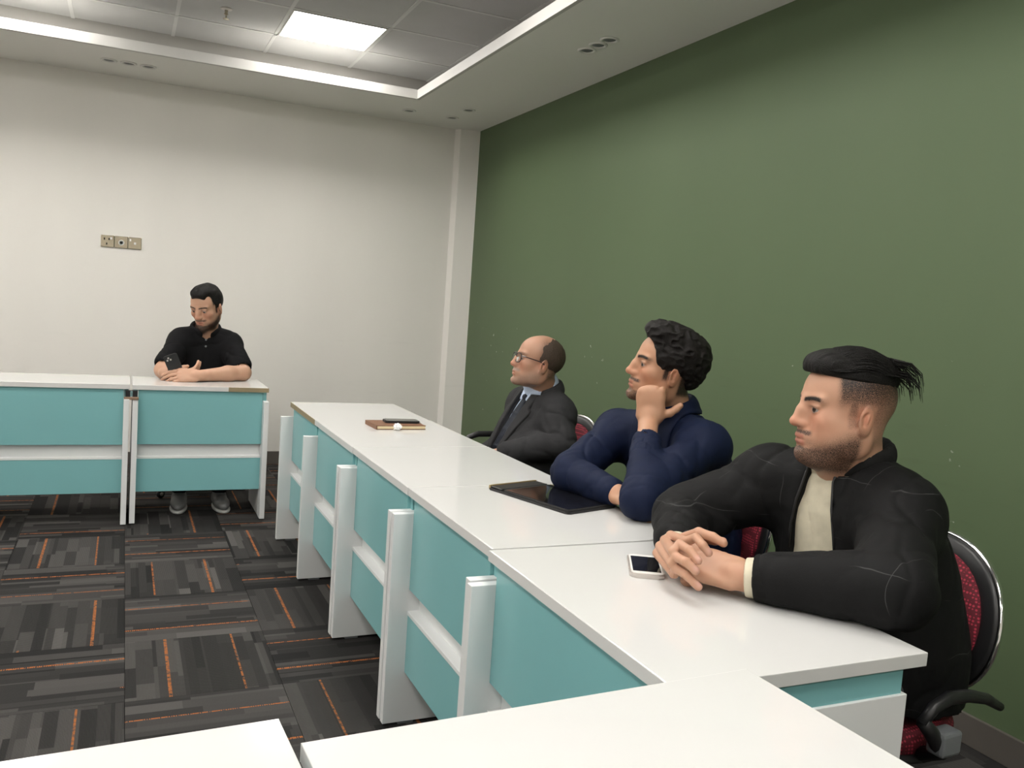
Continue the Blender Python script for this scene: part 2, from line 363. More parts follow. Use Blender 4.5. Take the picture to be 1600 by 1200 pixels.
# ---------------------------------------------------------------- chairs
def chair(loc, rz, label, arm_z=.55, seat_z=.43, af=0.):
    t = empty('office_chair', loc, rz); tag(t, label, 'chair', 'red padded office chairs')
    for k in range(5):
        a = 2*PI*k/5+.3; c, s = math.cos(a), math.sin(a)
        lg = obj('leg', tube([(c*.03, s*.03, .115), (c*.14, s*.14, .10), (c*.27, s*.27, .075)], [.024, .02, .015], 8), 'black_pl', t, True)
        bb = lathe([(.004, -.011), (.024, -.010), (.026, 0), (.024, .010), (.004, .011)], 16); bmesh.ops.rotate(bb, verts=bb.verts, matrix=Matrix.Rotation(PI/2, 3, 'X') )
        bmesh.ops.rotate(bb, verts=bb.verts, matrix=Matrix.Rotation(a, 3, 'Z')); bmesh.ops.translate(bb, verts=bb.verts, vec=(c*.275, s*.275, .0275))
        cw = obj('caster', bb, 'black_pl', lg, True)
        bb = lathe([(.003, -.0125), (.012, -.0122), (.012, .0122), (.003, .0125)], 12); bmesh.ops.rotate(bb, verts=bb.verts, matrix=Matrix.Rotation(PI/2, 3, 'X'))
        bmesh.ops.rotate(bb, verts=bb.verts, matrix=Matrix.Rotation(a, 3, 'Z')); bmesh.ops.translate(bb, verts=bb.verts, vec=(c*.275, s*.275, .0275)); obj('caster_hub', bb, 'silver', lg, True)
    obj('gas_column', lathe([(.030, .09), (.030, .22), (.018, .225), (.018, seat_z-.07), (.05, seat_z-.068), (.05, seat_z-.05)], 18), 'black_pl', t)
    def oval(w, h, n=40, e=2.1):
        return [(w*math.copysign(abs(math.cos(q))**(2/e), math.cos(q)), h*math.copysign(abs(math.sin(q))**(2/e), math.sin(q))) for q in [2*PI*k/n for k in range(n)]]
    def cushion(w, h, th, puff, place):
        b = bmesh.new(); O = oval(1, 1); rings = []
        for f, d in ((1, 0), (1.0, th*.55), (.95, th*.9), (.8, th+puff*.4), (.5, th+puff*.85), (.2, th+puff)):
            rings.append([b.verts.new(place(x*w*f, y*h*f, d)) for x, y in O])
        for A, B in zip(rings, rings[1:]):
            for k in range(len(O)): b.faces.new((A[k], A[(k+1) % len(O)], B[(k+1) % len(O)], B[k]))
        b.faces.new(rings[-1]); b.faces.new(rings[0][::-1]); bmesh.ops.recalc_face_normals(b, faces=b.faces[:]); return b
    obj('seat_shell', cushion(.235, .235, .03, .0, lambda x, y, d: (x+.02, y, seat_z-.05+d*.6)), 'black_pl', t, True)
    obj('seat_cushion', cushion(.225, .225, .045, .012, lambda x, y, d: (x+.02, y, seat_z-.033+d)), 'red', t, True)
    zc = seat_z+.205; W, Hh = .225, .192
    pl = lambda x, y, d: (-.225-.10*(y/Hh)*.35+(x*x)*.9+d, x, zc+y)
    obj('back_shell', cushion(W, Hh, .022, .0, pl), 'black_pl', t, True)
    obj('back_pad', cushion(W*.80, Hh*.84, .028, .018, lambda x, y, d: pl(x, y, d+.012)), 'red', t, True)
    O = oval(W*1.012, Hh*1.012, 56)
    obj('chrome_trim', tube([pl(x, y, .004) for x, y in O], .0075, 8, closed=True), 'chrome', t, True)
    obj('back_bracket', tube([(-.02, 0, seat_z-.05), (-.20, 0, seat_z-.045), (-.262, 0, seat_z+.02), (-.258, 0, seat_z+.12)], .018, 8), 'black_pl', t, True)
    az0 = arm_z
    for s in (-1, 1):
        y = s*.275; arm_z = az0 if s < 0 else min(az0, .60)
        ar = obj('armrest', tube([(-.135, y, arm_z-.050), (-.08, y, arm_z-.022), (-.01, y, arm_z-.004), (.05+af, y, arm_z), (.10+af, y, arm_z-.014), (.135+af, y, arm_z-.045)], [.010, .013, .015, .015, .013, .011], 10), 'black_pl', t, True)
        obj('arm_post', tube([(.132+af, y, arm_z-.040), (.10+af*.4, y, seat_z+.05), (.06, y, seat_z+.0), (.05, s*.20, seat_z-.05)], [.015, .017, .018, .016], 8), 'black_pl', ar, True)
        obj('arm_joint', bx(.02, .085, y-.022, y+.022, seat_z-.005, seat_z+.05, .008), 'grey_pl', ar)
    return t
chair((1.69, 1.515, 0), PI+.06, 'red padded office chair under the man in the black bomber jacket')
chair((1.75, 2.36, 0), PI-.1, 'red padded office chair under the man in the navy shirt')
chair((1.76, 3.55, 0), PI+.18, 'red padded office chair under the man in the grey suit', arm_z=.71, af=.10)
chair((.46, 5.80, 0), -PI/2, 'office chair under the man in the black polo shirt')
# ---------------------------------------------------------------- signed-distance modelling of the people
def A3(*v): return np.array(v, dtype=np.float64)
def nrm(v): v = np.asarray(v, float); return v/np.linalg.norm(v)
_H = RNG.rand(4096)
def vnoise(p):
    i = np.floor(p).astype(np.int64); f = p-i; f = f*f*(3-2*f); out = 0
    for dx in (0, 1):
        for dy in (0, 1):
            for dz in (0, 1):
                h = _H[((i[..., 0]+dx)*73856093 ^ (i[..., 1]+dy)*19349663 ^ (i[..., 2]+dz)*83492791) & 4095]
                out = out+h*(f[..., 0] if dx else 1-f[..., 0])*(f[..., 1] if dy else 1-f[..., 1])*(f[..., 2] if dz else 1-f[..., 2])
    return out
def ell(c, r, R=None):
    c = np.asarray(c, float); r = np.asarray(r, float)
    def fn(p):
        q = p-c
        if R is not None: q = q@R
        k0 = np.sqrt(((q/r)**2).sum(-1)); k1 = np.sqrt(((q/r**2)**2).sum(-1))+1e-9
        return k0*(k0-1)/k1
    return fn, c, r.max()
def rc(a, b, ra, rb=None):
    a = np.asarray(a, float); b = np.asarray(b, float); rb = ra if rb is None else rb; ba = b-a; L2 = ba@ba+1e-12
    def fn(p):
        t = np.clip(((p-a)@ba)/L2, 0, 1)
        return np.sqrt(((p-a-t[..., None]*ba)**2).sum(-1))-(ra+(rb-ra)*t)
    return fn, (a+b)/2, np.sqrt(L2)/2+max(ra, rb)
def rbox(c, h, R, r):
    c = np.asarray(c, float); h = np.asarray(h, float)-r
    def fn(p):
        q = np.abs((p-c)@R)-h
        return np.sqrt((np.maximum(q, 0)**2).sum(-1))+np.minimum(q.max(-1), 0)-r
    return fn, c, np.linalg.norm(h)+r
def ring(c, ax, R0, r, flat=1.0):
    c = np.asarray(c, float); ax = nrm(ax)
    def fn(p):
        q = p-c; h = q@ax; rad = np.sqrt(np.maximum((q*q).sum(-1)-h*h, 0))
        return np.sqrt((rad-R0)**2+(h*flat)**2)-r
    return fn, c, R0+r/min(1, flat)
def loft(secs, phi, e=2.4):
    """sections (z, cx, cy, half depth, half width), facing direction phi"""
    S = np.array(secs, float); cz, sz = math.cos(phi), math.sin(phi)
    def fn(p):
        z = p[..., 2]; g = lambda k: np.interp(z, S[:, 0], S[:, k])
        dx, dy = p[..., 0]-g(1), p[..., 1]-g(2); a, b = g(3), g(4)
        u = np.abs(dx*cz+dy*sz)/a; v = np.abs(-dx*sz+dy*cz)/b
        q = (u**e+v**e)**(1/e); d = (q-1)*np.minimum(a, b)
        zz = np.maximum(S[0, 0]-z, z-S[-1, 0])
        return np.where(zz > 0, np.sqrt(np.maximum(d, 0)**2+zz*zz), np.maximum(d, zz))
    c = A3(S[:, 1].mean(), S[:, 2].mean(), (S[0, 0]+S[-1, 0])/2)
    return fn, c, (S[-1, 0]-S[0, 0])/2+S[:, 3:].max()+.1
INF = 1e3
class Sdf:
    def __init__(s): s.ops = []
    def u(s, prim, k=.01): s.ops.append((prim, k, 'u')); return s
    def sub(s, prim, k=.005): s.ops.append((prim, k, 's')); return s
    def isect(s, fn, k=.004): s.ops.append(((fn, np.zeros(3), INF), k, 'i')); return s
    def disp(s, fn, c=(0, 0, 0), r=INF): s.ops.append(((fn, np.asarray(c, float), r), 0, 'd')); return s
    def ev(s, pts, bc, br):
        d = np.full(pts.shape[:-1], 1.0)
        for (fn, c, r), k, op in s.ops:
            sel = np.nonzero(np.sqrt(((bc-c)**2).sum(-1)) < r+br+k+.03)[0]
            if not len(sel): continue
            a = d[sel]
            if op == 'd':
                m = np.abs(a) < .04
                if m.any(): a[m] += fn(pts[sel][m]); d[sel] = a
                continue
            f = fn(pts[sel])
            
            if op == 'u':
                h = np.clip(.5+.5*(a-f)/k, 0, 1); d[sel] = a+(f-a)*h-k*h*(1-h)
            else:
                if op == 's': f = -f
                h = np.clip(.5-.5*(a-f)/k, 0, 1); d[sel] = a+(f-a)*h+k*h*(1-h)
        return d
    def mesh(s, vox):
        us = [(c, r) for (fn, c, r), k, op in s.ops if op == 'u']
        lo = np.min([c-r for c, r in us], 0)-.02; hi = np.max([c+r for c, r in us], 0)+.02
        n = 8; B = n*vox; nb = np.ceil((hi-lo)/B).astype(int)
        bi = np.stack(np.meshgrid(*[np.arange(k) for k in nb], indexing='ij'), -1).reshape(-1, 3)
        bc = lo+(bi+.5)*B
        dc = s.ev(bc[:, None, :], bc, B*1.5)[:, 0]
        act = bi[np.abs(dc) < B*1.35+.006]
        dim = nb*n+2; off = np.stack(np.meshgrid(*[np.arange(n+1)]*3, indexing='ij'), -1)
        ids, vs, quads = [], [], []
        key = lambda c: (c[..., 0]*dim[1]+c[..., 1])*dim[2]+c[..., 2]
        corner = np.array([(i, j, k) for i in (0, 1) for j in (0, 1) for k in (0, 1)])
        edges = [(a, b) for a in range(8) for b in range(a+1, 8) if np.abs(corner[a]-corner[b]).sum() == 1]
        for q in range(0, len(act), 500):
            blk = act[q:q+500]; g0 = blk*n
            gi = g0[:, None, None, None, :]+off
            pts = (lo+gi*vox).reshape(len(blk), -1, 3)
            d = s.ev(pts, lo+(blk+.5)*B, B*.87).reshape(len(blk), n+1, n+1, n+1)
            neg = d < 0
            C8 = np.stack([d[:, c[0]:c[0]+n, c[1]:c[1]+n, c[2]:c[2]+n] for c in corner], -1)
            sg = (C8 < 0); m = sg.any(-1) & ~sg.all(-1)
            w = np.argwhere(m)
            if not len(w): continue
            cell = g0[w[:, 0]]+w[:, 1:]; val = C8[m]
            acc = np.zeros((len(w), 3)); cnt = np.zeros(len(w))
            for a, b in edges:
                va, vb = val[:, a], val[:, b]; x = (va < 0) != (vb < 0)
                t = np.where(x, va/np.where(x, va-vb, 1), 0)
                acc += np.where(x[:, None], corner[a]+t[:, None]*(corner[b]-corner[a]), 0); cnt += x
            vs.append(lo+(cell+acc/cnt[:, None])*vox); ids.append(key(cell))
            for ax in range(3):
                sl0 = [slice(0, n)]*3; sl1 = list(sl0); sl1[ax] = slice(1, n+1)
                a, b = neg[(slice(None), *sl0)], neg[(slice(None), *sl1)]
                e = np.argwhere(a != b)
                if not len(e): continue
                p = g0[e[:, 0]]+e[:, 1:]; fl = a[a != b]
                o1, o2 = np.eye(3, dtype=int)[(ax+1) % 3], np.eye(3, dtype=int)[(ax+2) % 3]
                Q = np.stack([key(p-o1-o2), key(p-o2), key(p), key(p-o1)], -1)
                Q[~fl] = Q[~fl][:, ::-1]; quads.append(Q)
        ids = np.concatenate(ids); vs = np.concatenate(vs); Q = np.concatenate(quads)
        o = np.argsort(ids); ids = ids[o]; vs = vs[o]
        ix = np.clip(np.searchsorted(ids, Q), 0, len(ids)-1); ok = (ids[ix] == Q).all(1)
        return vs, ix[ok]
def mesh_obj(name, vs, Q, mat, parent=None, origin=(0, 0, 0), col=None, smooth_it=0):
    for _ in range(smooth_it):
        acc = np.zeros_like(vs); cnt = np.zeros(len(vs))
        for k in range(4):
            np.add.at(acc, Q[:, k], vs[Q[:, (k+1) % 4]]); np.add.at(cnt, Q[:, k], 1)
            np.add.at(acc, Q[:, (k+1) % 4], vs[Q[:, k]]); np.add.at(cnt, Q[:, (k+1) % 4], 1)
        vs = vs*.5+.5*acc/np.maximum(cnt, 1)[:, None]
    me = bpy.data.meshes.new(name); v = vs-np.asarray(origin)
    me.vertices.add(len(v)); me.vertices.foreach_set('co', v.astype(np.float32).ravel())
    me.loops.add(Q.size); me.loops.foreach_set('vertex_index', Q.astype(np.int32).ravel())
    me.polygons.add(len(Q)); me.polygons.foreach_set('loop_start', np.arange(0, Q.size, 4, dtype=np.int32))
    me.polygons.foreach_set('use_smooth', np.ones(len(Q), dtype=bool))
    if col is not None:
        ca = me.color_attributes.new('Col', 'FLOAT_COLOR', 'POINT'); ca.data.foreach_set('color', col.astype(np.float32).ravel())
    me.update(calc_edges=True); me.validate()
    for m in (mat if isinstance(mat, (list, tuple)) else [mat]): me.materials.append(M[m] if isinstance(m, str) else m)
    return link(bpy.data.objects.new(name, me), parent)
# ---- materials for people
def skin_mat():
    m, nt, b = nodes('skin'); inp(b, rough=.48, spec=.35, sss=.12); b.inputs['Subsurface Radius'].default_value = (.012, .005, .003); b.inputs['Subsurface Scale'].default_value = .5
    a = N(nt, 'ShaderNodeVertexColor', layer_name='Col')
    n1 = noise(nt, 650, 2); n2 = noise(nt, 35, 4)
    hair = math_(nt, 'MULTIPLY', a.outputs['Alpha'], ramp(nt, n1, .30, .66))
    hair = math_(nt, 'MINIMUM', math_(nt, 'ADD', hair, math_(nt, 'MULTIPLY', math_(nt, 'POWER', a.outputs['Alpha'], 3.), .8)), 1.)
    c = mixc(nt, ramp(nt, n2, .3, .7), a.outputs['Color'], mixc(nt, .12, a.outputs['Color'], (.45, .16, .10)))
    nt.links.new(mixc(nt, hair, c, (.012, .009, .008)), b.inputs['Base Color']); bump(nt, b, n1, .12, .0008)
    return m
M['skin'] = skin_mat()
def hair_mat(name, col, rough=.58, scale=(60, 60, 60)):
    m, nt, b = nodes(name); inp(b, rough=rough, spec=.22)
    tc = N(nt, 'ShaderNodeTexCoord'); mp = N(nt, 'ShaderNodeMapping'); mp.inputs['Scale'].default_value = scale; nt.links.new(tc.outputs['Object'], mp.inputs[0])
    n = noise(nt, 6, 5, vec=mp.outputs[0])
    nt.links.new(mixc(nt, n, tuple(c*.5 for c in col), tuple(c*1.8 for c in col)), b.inputs['Base Color']); bump(nt, b, n, .7, .004); return m
M['hair'] = hair_mat('black_hair', (.0048, .0042, .0038)); M['hair_brown'] = hair_mat('dark_brown_hair', (.0060, .0046, .0040)); M['hair_grey'] = hair_mat('greying_hair', (.05, .035, .025))
def cloth_mat(name, col, rough=.8, plaid=False, wscale=900, sheen=.0):
    m, nt, b = nodes(name); inp(b, rough=rough, spec=.18, sheen=sheen)
    c = mixc(nt, noise(nt, 30, 4), tuple(x*.8 for x in col), tuple(x*1.2 for x in col))
    if plaid:
        tc = N(nt, 'ShaderNodeTexCoord'); nz = N(nt, 'ShaderNodeSeparateXYZ'); nt.links.new(tc.outputs['Object'], nz.inputs[0])
        wob = math_(nt, 'MULTIPLY', noise(nt, 7, 2), .05)
        ls = None
        for ax, per, ph in ((1, .115, .03), (2, .125, .045)):
            v = math_(nt, 'ADD', nz.outputs[ax], wob); f = math_(nt, 'FRACT', math_(nt, 'ADD', math_(nt, 'DIVIDE', v, per), ph/per))
            l = math_(nt, 'LESS_THAN', math_(nt, 'ABSOLUTE', math_(nt, 'SUBTRACT', f, .5)), .005)
            ls = l if ls is None else math_(nt, 'MAXIMUM', ls, l)
        gate = ramp(nt, noise(nt, 11, 2), .44, .56)
        c = mixc(nt, math_(nt, 'MULTIPLY', math_(nt, 'MULTIPLY', ls, gate), .3), c, (.16, .16, .16))
    nt.links.new(c, b.inputs['Base Color'])
    h = math_(nt, 'ADD', math_(nt, 'MULTIPLY', noise(nt, wscale, 2), .15), noise(nt, 16, 4)); bump(nt, b, h, .35, .008); return m
M['bomber'] = cloth_mat('black_checked_jacket', (.0062, .0062, .0066), .7, True)
M['rib'] = cloth_mat('black_rib_knit', (.009, .009, .009), .9)
M['cream'] = cloth_mat('cream_cotton', (.62, .57, .44), .85)
M['navy'] = cloth_mat('navy_cotton', (.0055, .0105, .034), .7)
M['suit'] = cloth_mat('charcoal_wool', (.030, .030, .032), .85)
M['blue_shirt'] = cloth_mat('pale_blue_cotton', (.50, .58, .74), .8)
M['tie'] = cloth_mat('dark_patterned_tie', (.018, .022, .032), .5)
M['polo'] = cloth_mat('black_pique_cotton', (.006, .006, .007), .85)
M['trouser_dark'] = cloth_mat('dark_trousers', (.012, .012, .014), .85); M['trouser_grey'] = cloth_mat('grey_denim', (.06, .065, .07), .85)
M['shoe'] = plain('grey_trainer', (.20, .20, .20), .6); M['shoe_dark'] = plain('black_shoe', (.015, .015, .015), .4); M['sole'] = plain('pale_rubber_sole', (.5, .5, .48), .6)
M['eye_white'] = plain('eye_white', (.30, .26, .24), .3); M['iris'] = plain('brown_iris', (.025, .012, .006), .3); M['pupil'] = plain('pupil', (.003, .003, .003), .1)
M['frame'] = plain('dark_spectacle_frame', (.018, .014, .016), .3)
m_, nt_, b_ = nodes('spectacle_lens'); inp(b_, col=(.95, .97, 1), rough=.02, trans=1., ior=1.1); M['lens'] = m_
# ---- head
class Frame:
    def __init__(s, o, yaw, pitch=0, roll=0, sc=1.0):
        cy, sy = math.cos(yaw), math.sin(yaw); f = A3(cy, sy, 0); l = A3(-sy, cy, 0); u = A3(0, 0, 1)
        f, u = f*math.cos(pitch)+u*math.sin(pitch), u*math.cos(pitch)-f*math.sin(pitch)     # pitch up is positive
        l, u = l*math.cos(roll)+u*math.sin(roll), u*math.cos(roll)-l*math.sin(roll)          # roll tips the head to its right
        s.R = np.stack([f, l, u], 1); s.o = np.asarray(o, float); s.s = sc
    def p(s, *v): return s.o+s.R@(np.array(v)*s.s)
    def loc(s, P): return ((P-s.o)@s.R)/s.s
    def e(s, c, r, R=None): return ell(s.p(*c), np.array(r)*s.s, s.R if R is None else s.R@R)
    def c(s, a, b, ra, rb=None): return rc(s.p(*a), s.p(*b), ra*s.s, (ra if rb is None else rb)*s.s)
def rotm(ax, a): return np.array(Matrix.Rotation(a, 3, ax))
def head_sdf(S, H, P):
    """P: per-person proportions"""
    w = P.get('w', 1.0); jw = P.get('jaw', 1.0); ch = P.get('chin', 0.0); nl = P.get('nose', 1.0); fat = P.get('fat', 0.0)
    S.u(H.e((-.014, 0, .036), (.097, .0765*w, .087)), .02)
    S.u(H.e((.034, 0, .034), (.058, .064*w, .066)), .02)
    S.u(H.e((.022, 0, -.040), (.062, .060*w+fat*.5, .072)), .03)
    S.u(H.e((.040, 0, -.072), (.046, .046*jw+fat*.4, .044)), .025)
    for s in (1, -1):
        S.u(H.e((.002, s*(.049*jw+fat*.5), -.062), (.036, .017, .036)), .025)
        S.u(H.e((.052, s*.043*w, -.022), (.028, .022, .022)), .022)
        if fat: S.u(H.e((.030, s*.040, -.052), (.036, .024, .030)), .03)
    S.u(H.e((.074+ch, 0, -.100), (.022, .024, .020)), .022)
    if fat: S.u(H.e((.03, 0, -.105), (.05, .045, .028)), .03)
    for s in (1, -1):
        S.u(H.c((.0845, s*.010, .021), (.0745, s*.046*w, .022), .0095, .0085), .014)
    # eye sockets
    for s in (1, -1):
        S.sub(H.e((.098, s*.032, .002), (.017, .019, .0115)), .014)
        S.u(H.e((.0715, s*.032, .001), (.0148, .0160, .0140)), .004)
        S.sub(H.e((.0850, s*.0345, P.get('lidz', .0005)), (.0098, .0155, P.get('open', .0042)+.0006), rotm('X', -s*.10)), .0012)
        S.u(H.c((.0835, s*.020, .0085), (.0800, s*.046, .0080), .0035, .0035), .006)
    # nose: a broad base under the bridge, then bridge, tip and wings
    S.u(H.c((.082, 0, .012), (.086, 0, -.031), .0115, .0175), .012)
    S.u(H.c((.085, 0, .018), (.090+.004*nl, 0, -.006), .0100, .0110), .012)
    S.u(H.c((.092+.004*nl, 0, -.006), (.0985+.006*nl, 0, -.029), .0105, .0112), .010)
    S.u(H.e((.1010+.006*nl, 0, -.0325), (.0108, .0112, .0092)), .008)
    for s in (1, -1):
        S.u(H.e((.0955, s*.0125, -.0350), (.0115, .0070, .0080)), .007)
        S.sub(H.e((.101, s*.0062, -.0425), (.0062, .0034, .0036)), .003)
    # mouth
    S.u(H.e((.083, 0, -.062), (.016, .028, .018)), .014)
    S.u(H.e((.0905, 0, -.0625), (.0085, .022, .0055)), .006)
    S.u(H.e((.0895, 0, -.0755), (.0085, .020, .0065)), .006)
    S.sub(H.e((.1025, 0, -.0688), (.0115, .027, .0017)), .003)
    S.sub(H.e((.098, 0, -.086), (.008, .018, .006)), .008)
    # ears
    for s in (1, -1):
        Re = rotm('Z', s*.35)@rotm('Y', -.18)
        c0 = A3(-.012, s*.0795*w, -.010)
        S.u(H.e(c0, (.0195, .0065, .031), Re), .006)
        S.u(H.e(c0+A3(.002, -s*.004, -.024), (.011, .007, .011), Re), .006)
        S.sub(H.e(c0+A3(.002, s*.0085, .001), (.0115, .0085, .018), Re), .003)
        S.u(H.e(c0+A3(.012, s*.001, -.004), (.005, .006, .008), Re), .003)
        S.u(H.e(c0+A3(-.002, s*.002, .002), (.004, .004, .014), Re), .003)
def sm(x, a, b): t = np.clip((x-a)/(b-a), 0, 1); return t*t*(3-2*t)
def head_col(V, H, P, skin):
    """vertex colours: skin, lips, brows, beard (alpha = short hair density)"""
    q = H.loc(V); x, y, z = q[:, 0], q[:, 1], q[:, 2]; ay = np.abs(y); n = len(V)
    skin = np.array(skin); c = np.tile(skin, (n, 1)); al = np.zeros(n)
    inhead = np.exp(-np.maximum(0, np.sqrt((q**2).sum(1))-.16)*60)
    red = np.array([1.10, .80, .74])
    def tint(m, t): 
        nonlocal c
        c = c*(1-m[:, None]*(1-np.array(t)))
    g = lambda cx, cy, cz, r: np.exp(-((x-cx)**2+(ay-cy)**2+(z-cz)**2)/r**2)
    tint(np.clip(g(.112, 0, -.034, .016)*.8+g(.075, .042, -.03, .028)*.55+g(-.015, .085, -.005, .03)*.6, 0, 1)*inhead, red)
    tint(g(.085, .030, -.012, .014)*.55, (.80, .70, .66))          # skin under the eyes is browner
    lips = np.maximum(np.exp(-((z+.0625)/.0058)**4), np.exp(-((z+.0755)/.0068)**4))*sm(x, .083, .090)*(1-sm(ay, .019, .025))
    tint(np.clip(lips, 0, 1)*inhead, P.get('lips', (.84, .60, .62)))
    # brows
    bz = .0200+P.get('brow_z', 0)+.004*np.sin(np.clip((ay-.012)/.042, 0, 1)*PI*.8)
    br = np.exp(-((z-bz)/P.get('brow_t', .0048))**4)*sm(ay, .006, .012)*(1-sm(ay, .050, .060))*sm(x, .045, .06)
    al = np.maximum(al, br*P.get('brow', .9))
    # lashes
    al = np.maximum(al, np.exp(-((z-.0062)/.0018)**2-((ay-.032)/.014)**4)*sm(x, .075, .082)*.85)
    # beard: below a line from the sideburn to the corner of the mouth
    jl = -.030-.034*sm(x, .0, .085)+P.get('beard_z', 0)
    cheek = (1-sm(z, jl-.034, jl+.014))*sm(x, -.020, -.002)*(1-sm(-z, .125, .150))
    mou = np.exp(-((z+.0535)/.0065)**4)*(1-sm(ay, .030, .040))*sm(x, .050, .066)
    chin = (1-sm(z, -.088, -.080))*sm(x, .03, .05)
    bare = np.exp(-(((z+.072)/.016)**4+(ay/.027)**4))*sm(x, .07, .08)
    B = np.maximum(cheek*(1-bare), chin)*P.get('beard', .7)
    soul = np.exp(-((z+.087)/.005)**2-(ay/.008)**2)*sm(x, .07, .08)*P.get('soul', .6)
    al = np.maximum(al, np.maximum(B, np.maximum(mou*P.get('mous', .8), soul)*(1-np.clip(lips, 0, 1)))*inhead)
    # sideburn and cropped hair on the scalp
    hl = P['hairline'](x, ay, z)
    al = np.maximum(al, hl*P.get('scalp', .8)*inhead)
    if 'beard_tint' in P:
        t = np.clip(B+mou, 0, 1)*inhead; c = c*(1-t[:, None]*.6)+np.array(P['beard_tint'])*t[:, None]*.6; al *= (1-t*P.get('beard_soft', .6))
    return np.concatenate([np.clip(c, 0, 1), np.clip(al, 0, 1)[:, None]], 1)
def eyes(H, root, gaze):
    for s in (1, -1):
        b = bmesh.new(); seg = 20; R0 = .0126*H.s; rings = []
        angs = [0.02, .20, .21, .50, .51, .8, 1.2, 1.6, 2.2, 3.0]
        for a in angs: rings.append([b.verts.new((R0*math.cos(a), R0*math.sin(a)*math.cos(2*PI*k/seg), R0*math.sin(a)*math.sin(2*PI*k/seg))) for k in range(seg)])
        f = b.faces.new(rings[0]); f.material_index = 2
        for i, (A, B) in enumerate(zip(rings, rings[1:])):
            for k in range(seg):
                f = b.faces.new((A[k], B[k], B[(k+1) % seg], A[(k+1) % seg])); f.material_index = 2 if i < 1 else 1 if i < 3 else 0
        b.faces.new(rings[-1][::-1])
        o = obj('eye', b, ['eye_white', 'iris', 'pupil'], root, True)
        G = H.R@rotm('Z', gaze[0])@rotm('Y', -gaze[1])
        mw = Matrix([[*G[i], H.p(.0742, s*.0325, .0008)[i]-root.location[i]] for i in range(3)]+[[0, 0, 0, 1]]); o.matrix_local = mw
# ---- hands
def hand_chain(S, pts, r0, r1, k=.0035):
    n = len(pts)-1
    for i in range(n): S.u(rc(pts[i], pts[i+1], r0+(r1-r0)*i/n, r0+(r1-r0)*(i+1)/n), k)
def hand(S, wrist, fwd, back, side, curl=(.4, .5, .3), sc=1.0, thumb=(.6, .3), spread=.05, fingers=(1, 1, 1, 1), tl=1.0):
    """fwd: wrist to knuckles; back: out of the back of the hand; side=+1 when the thumb lies towards fwd x back"""
    f = nrm(fwd); b = np.asarray(back, float); b = nrm(b-f*(b@f)); t = np.cross(f, b)*side; W = np.asarray(wrist, float)
    R = np.stack([f, t, b], 1)
    S.u(rbox(W+f*.050*sc, A3(.046, .038, .013)*sc, R, .0125*sc), .012)
    S.u(ell(W+f*.07*sc+b*.002, A3(.036, .041, .014)*sc, R), .012)
    S.u(ell(W+f*.030*sc+t*.026*sc-b*.006*sc, A3(.032, .018, .015)*sc, R), .012)
    S.u(rc(W-f*.03*sc, W+f*.02*sc, .024*sc, .023*sc), .015)
    out = []
    for i, (off, l, on) in enumerate(zip((.030, .0105, -.0095, -.028), ((.046, .027, .021), (.050, .031, .022), (.047, .029, .021), (.037, .022, .019)), fingers)):
        if not on: continue
        p = W+(f*(.092-(.0, .0, .003, .010)[i])+t*off)*sc; a = 0; pts = [p-f*.02*sc, p]; sp = spread*(1.5-i)
        cu = curl[i] if isinstance(curl[0], (tuple, list)) else curl
        for L, c in zip(l, cu):
            a += c; d = f*math.cos(a)-b*math.sin(a)+t*math.sin(sp)*math.cos(a); p = p+nrm(d)*L*sc; pts.append(p)
        hand_chain(S, pts, .0098*sc, .0075*sc); out.append(pts[-1])
        S.u(ell(pts[1]+b*.0065*sc, A3(.010, .0082, .0075)*sc, R), .005)
    ta, tb = thumb; p0 = W+(f*.022+t*.030-b*.006)*sc
    d1 = nrm(f*math.cos(ta)+t*math.sin(ta)-b*.25); p1 = p0+d1*.042*sc*tl; d2 = nrm(f*math.cos(ta-tb)+t*math.sin(ta-tb)-b*.35); p2 = p1+d2*.032*sc*tl; p3 = p2+nrm(d2*1+f*.2)*.024*sc*tl
    hand_chain(S, [p0, p1, p2, p3], .0125*sc, .0088*sc, .006)
    return out
# ---- cloth wrinkles
def wrinkle(amp, sc, seed=0, stretch=(1, 1, 1)):
    st = np.array(stretch)*sc
    def fn(p):
        q = p*st+seed
        a = vnoise(q); b = vnoise(q*2.1+3.7)
        w = (vnoise(q*.7+9)-.5)*1.6; a = vnoise(q+w[..., None]); c1 = (1-np.abs(2*a-1))**8; c2 = (1-np.abs(2*b-1))**6
        return amp*(c1*1.2+c2*.45-.2+(vnoise(q*.8+5)-.5)*.25)
    return fn
def folds(c, axis, freq, amp, rad, ph=0):
    c = np.asarray(c, float); ax = nrm(axis)
    def fn(p):
        q = p-c; g = np.exp(-(q*q).sum(-1)/rad**2); wob = vnoise(p*22)*2.4
        s = np.abs(np.sin((q@ax)*freq*.5+wob*.6+ph)); return amp*g*((1-s)**3*1.9-.35)
    return fn, c, rad*2.2
def trap(S, neck, sh, r0=.05, r1=.062):
    S.u(rc(neck, sh, r0, r1), .04)
def not_head(SH, v, c, skin):
    d = SH.ev(v[:, None, :], v, 0)[:, 0]; m = d < .0035; c[m, :3] = np.array(skin); c[m, 3] = 0
def core(S, pelvis, neck, shs, knees, ankles):
    """slim continuous body inside the clothes"""
    S.u(rc(pelvis, neck, .075, .055), .03)
    for s in shs: S.u(rc(neck-A3(0, 0, .05), s, .04, .035), .03)
    for k, a in zip(knees, ankles): S.u(rc(pelvis, k, .06, .045), .03); S.u(rc(k, a, .04, .03), .02)
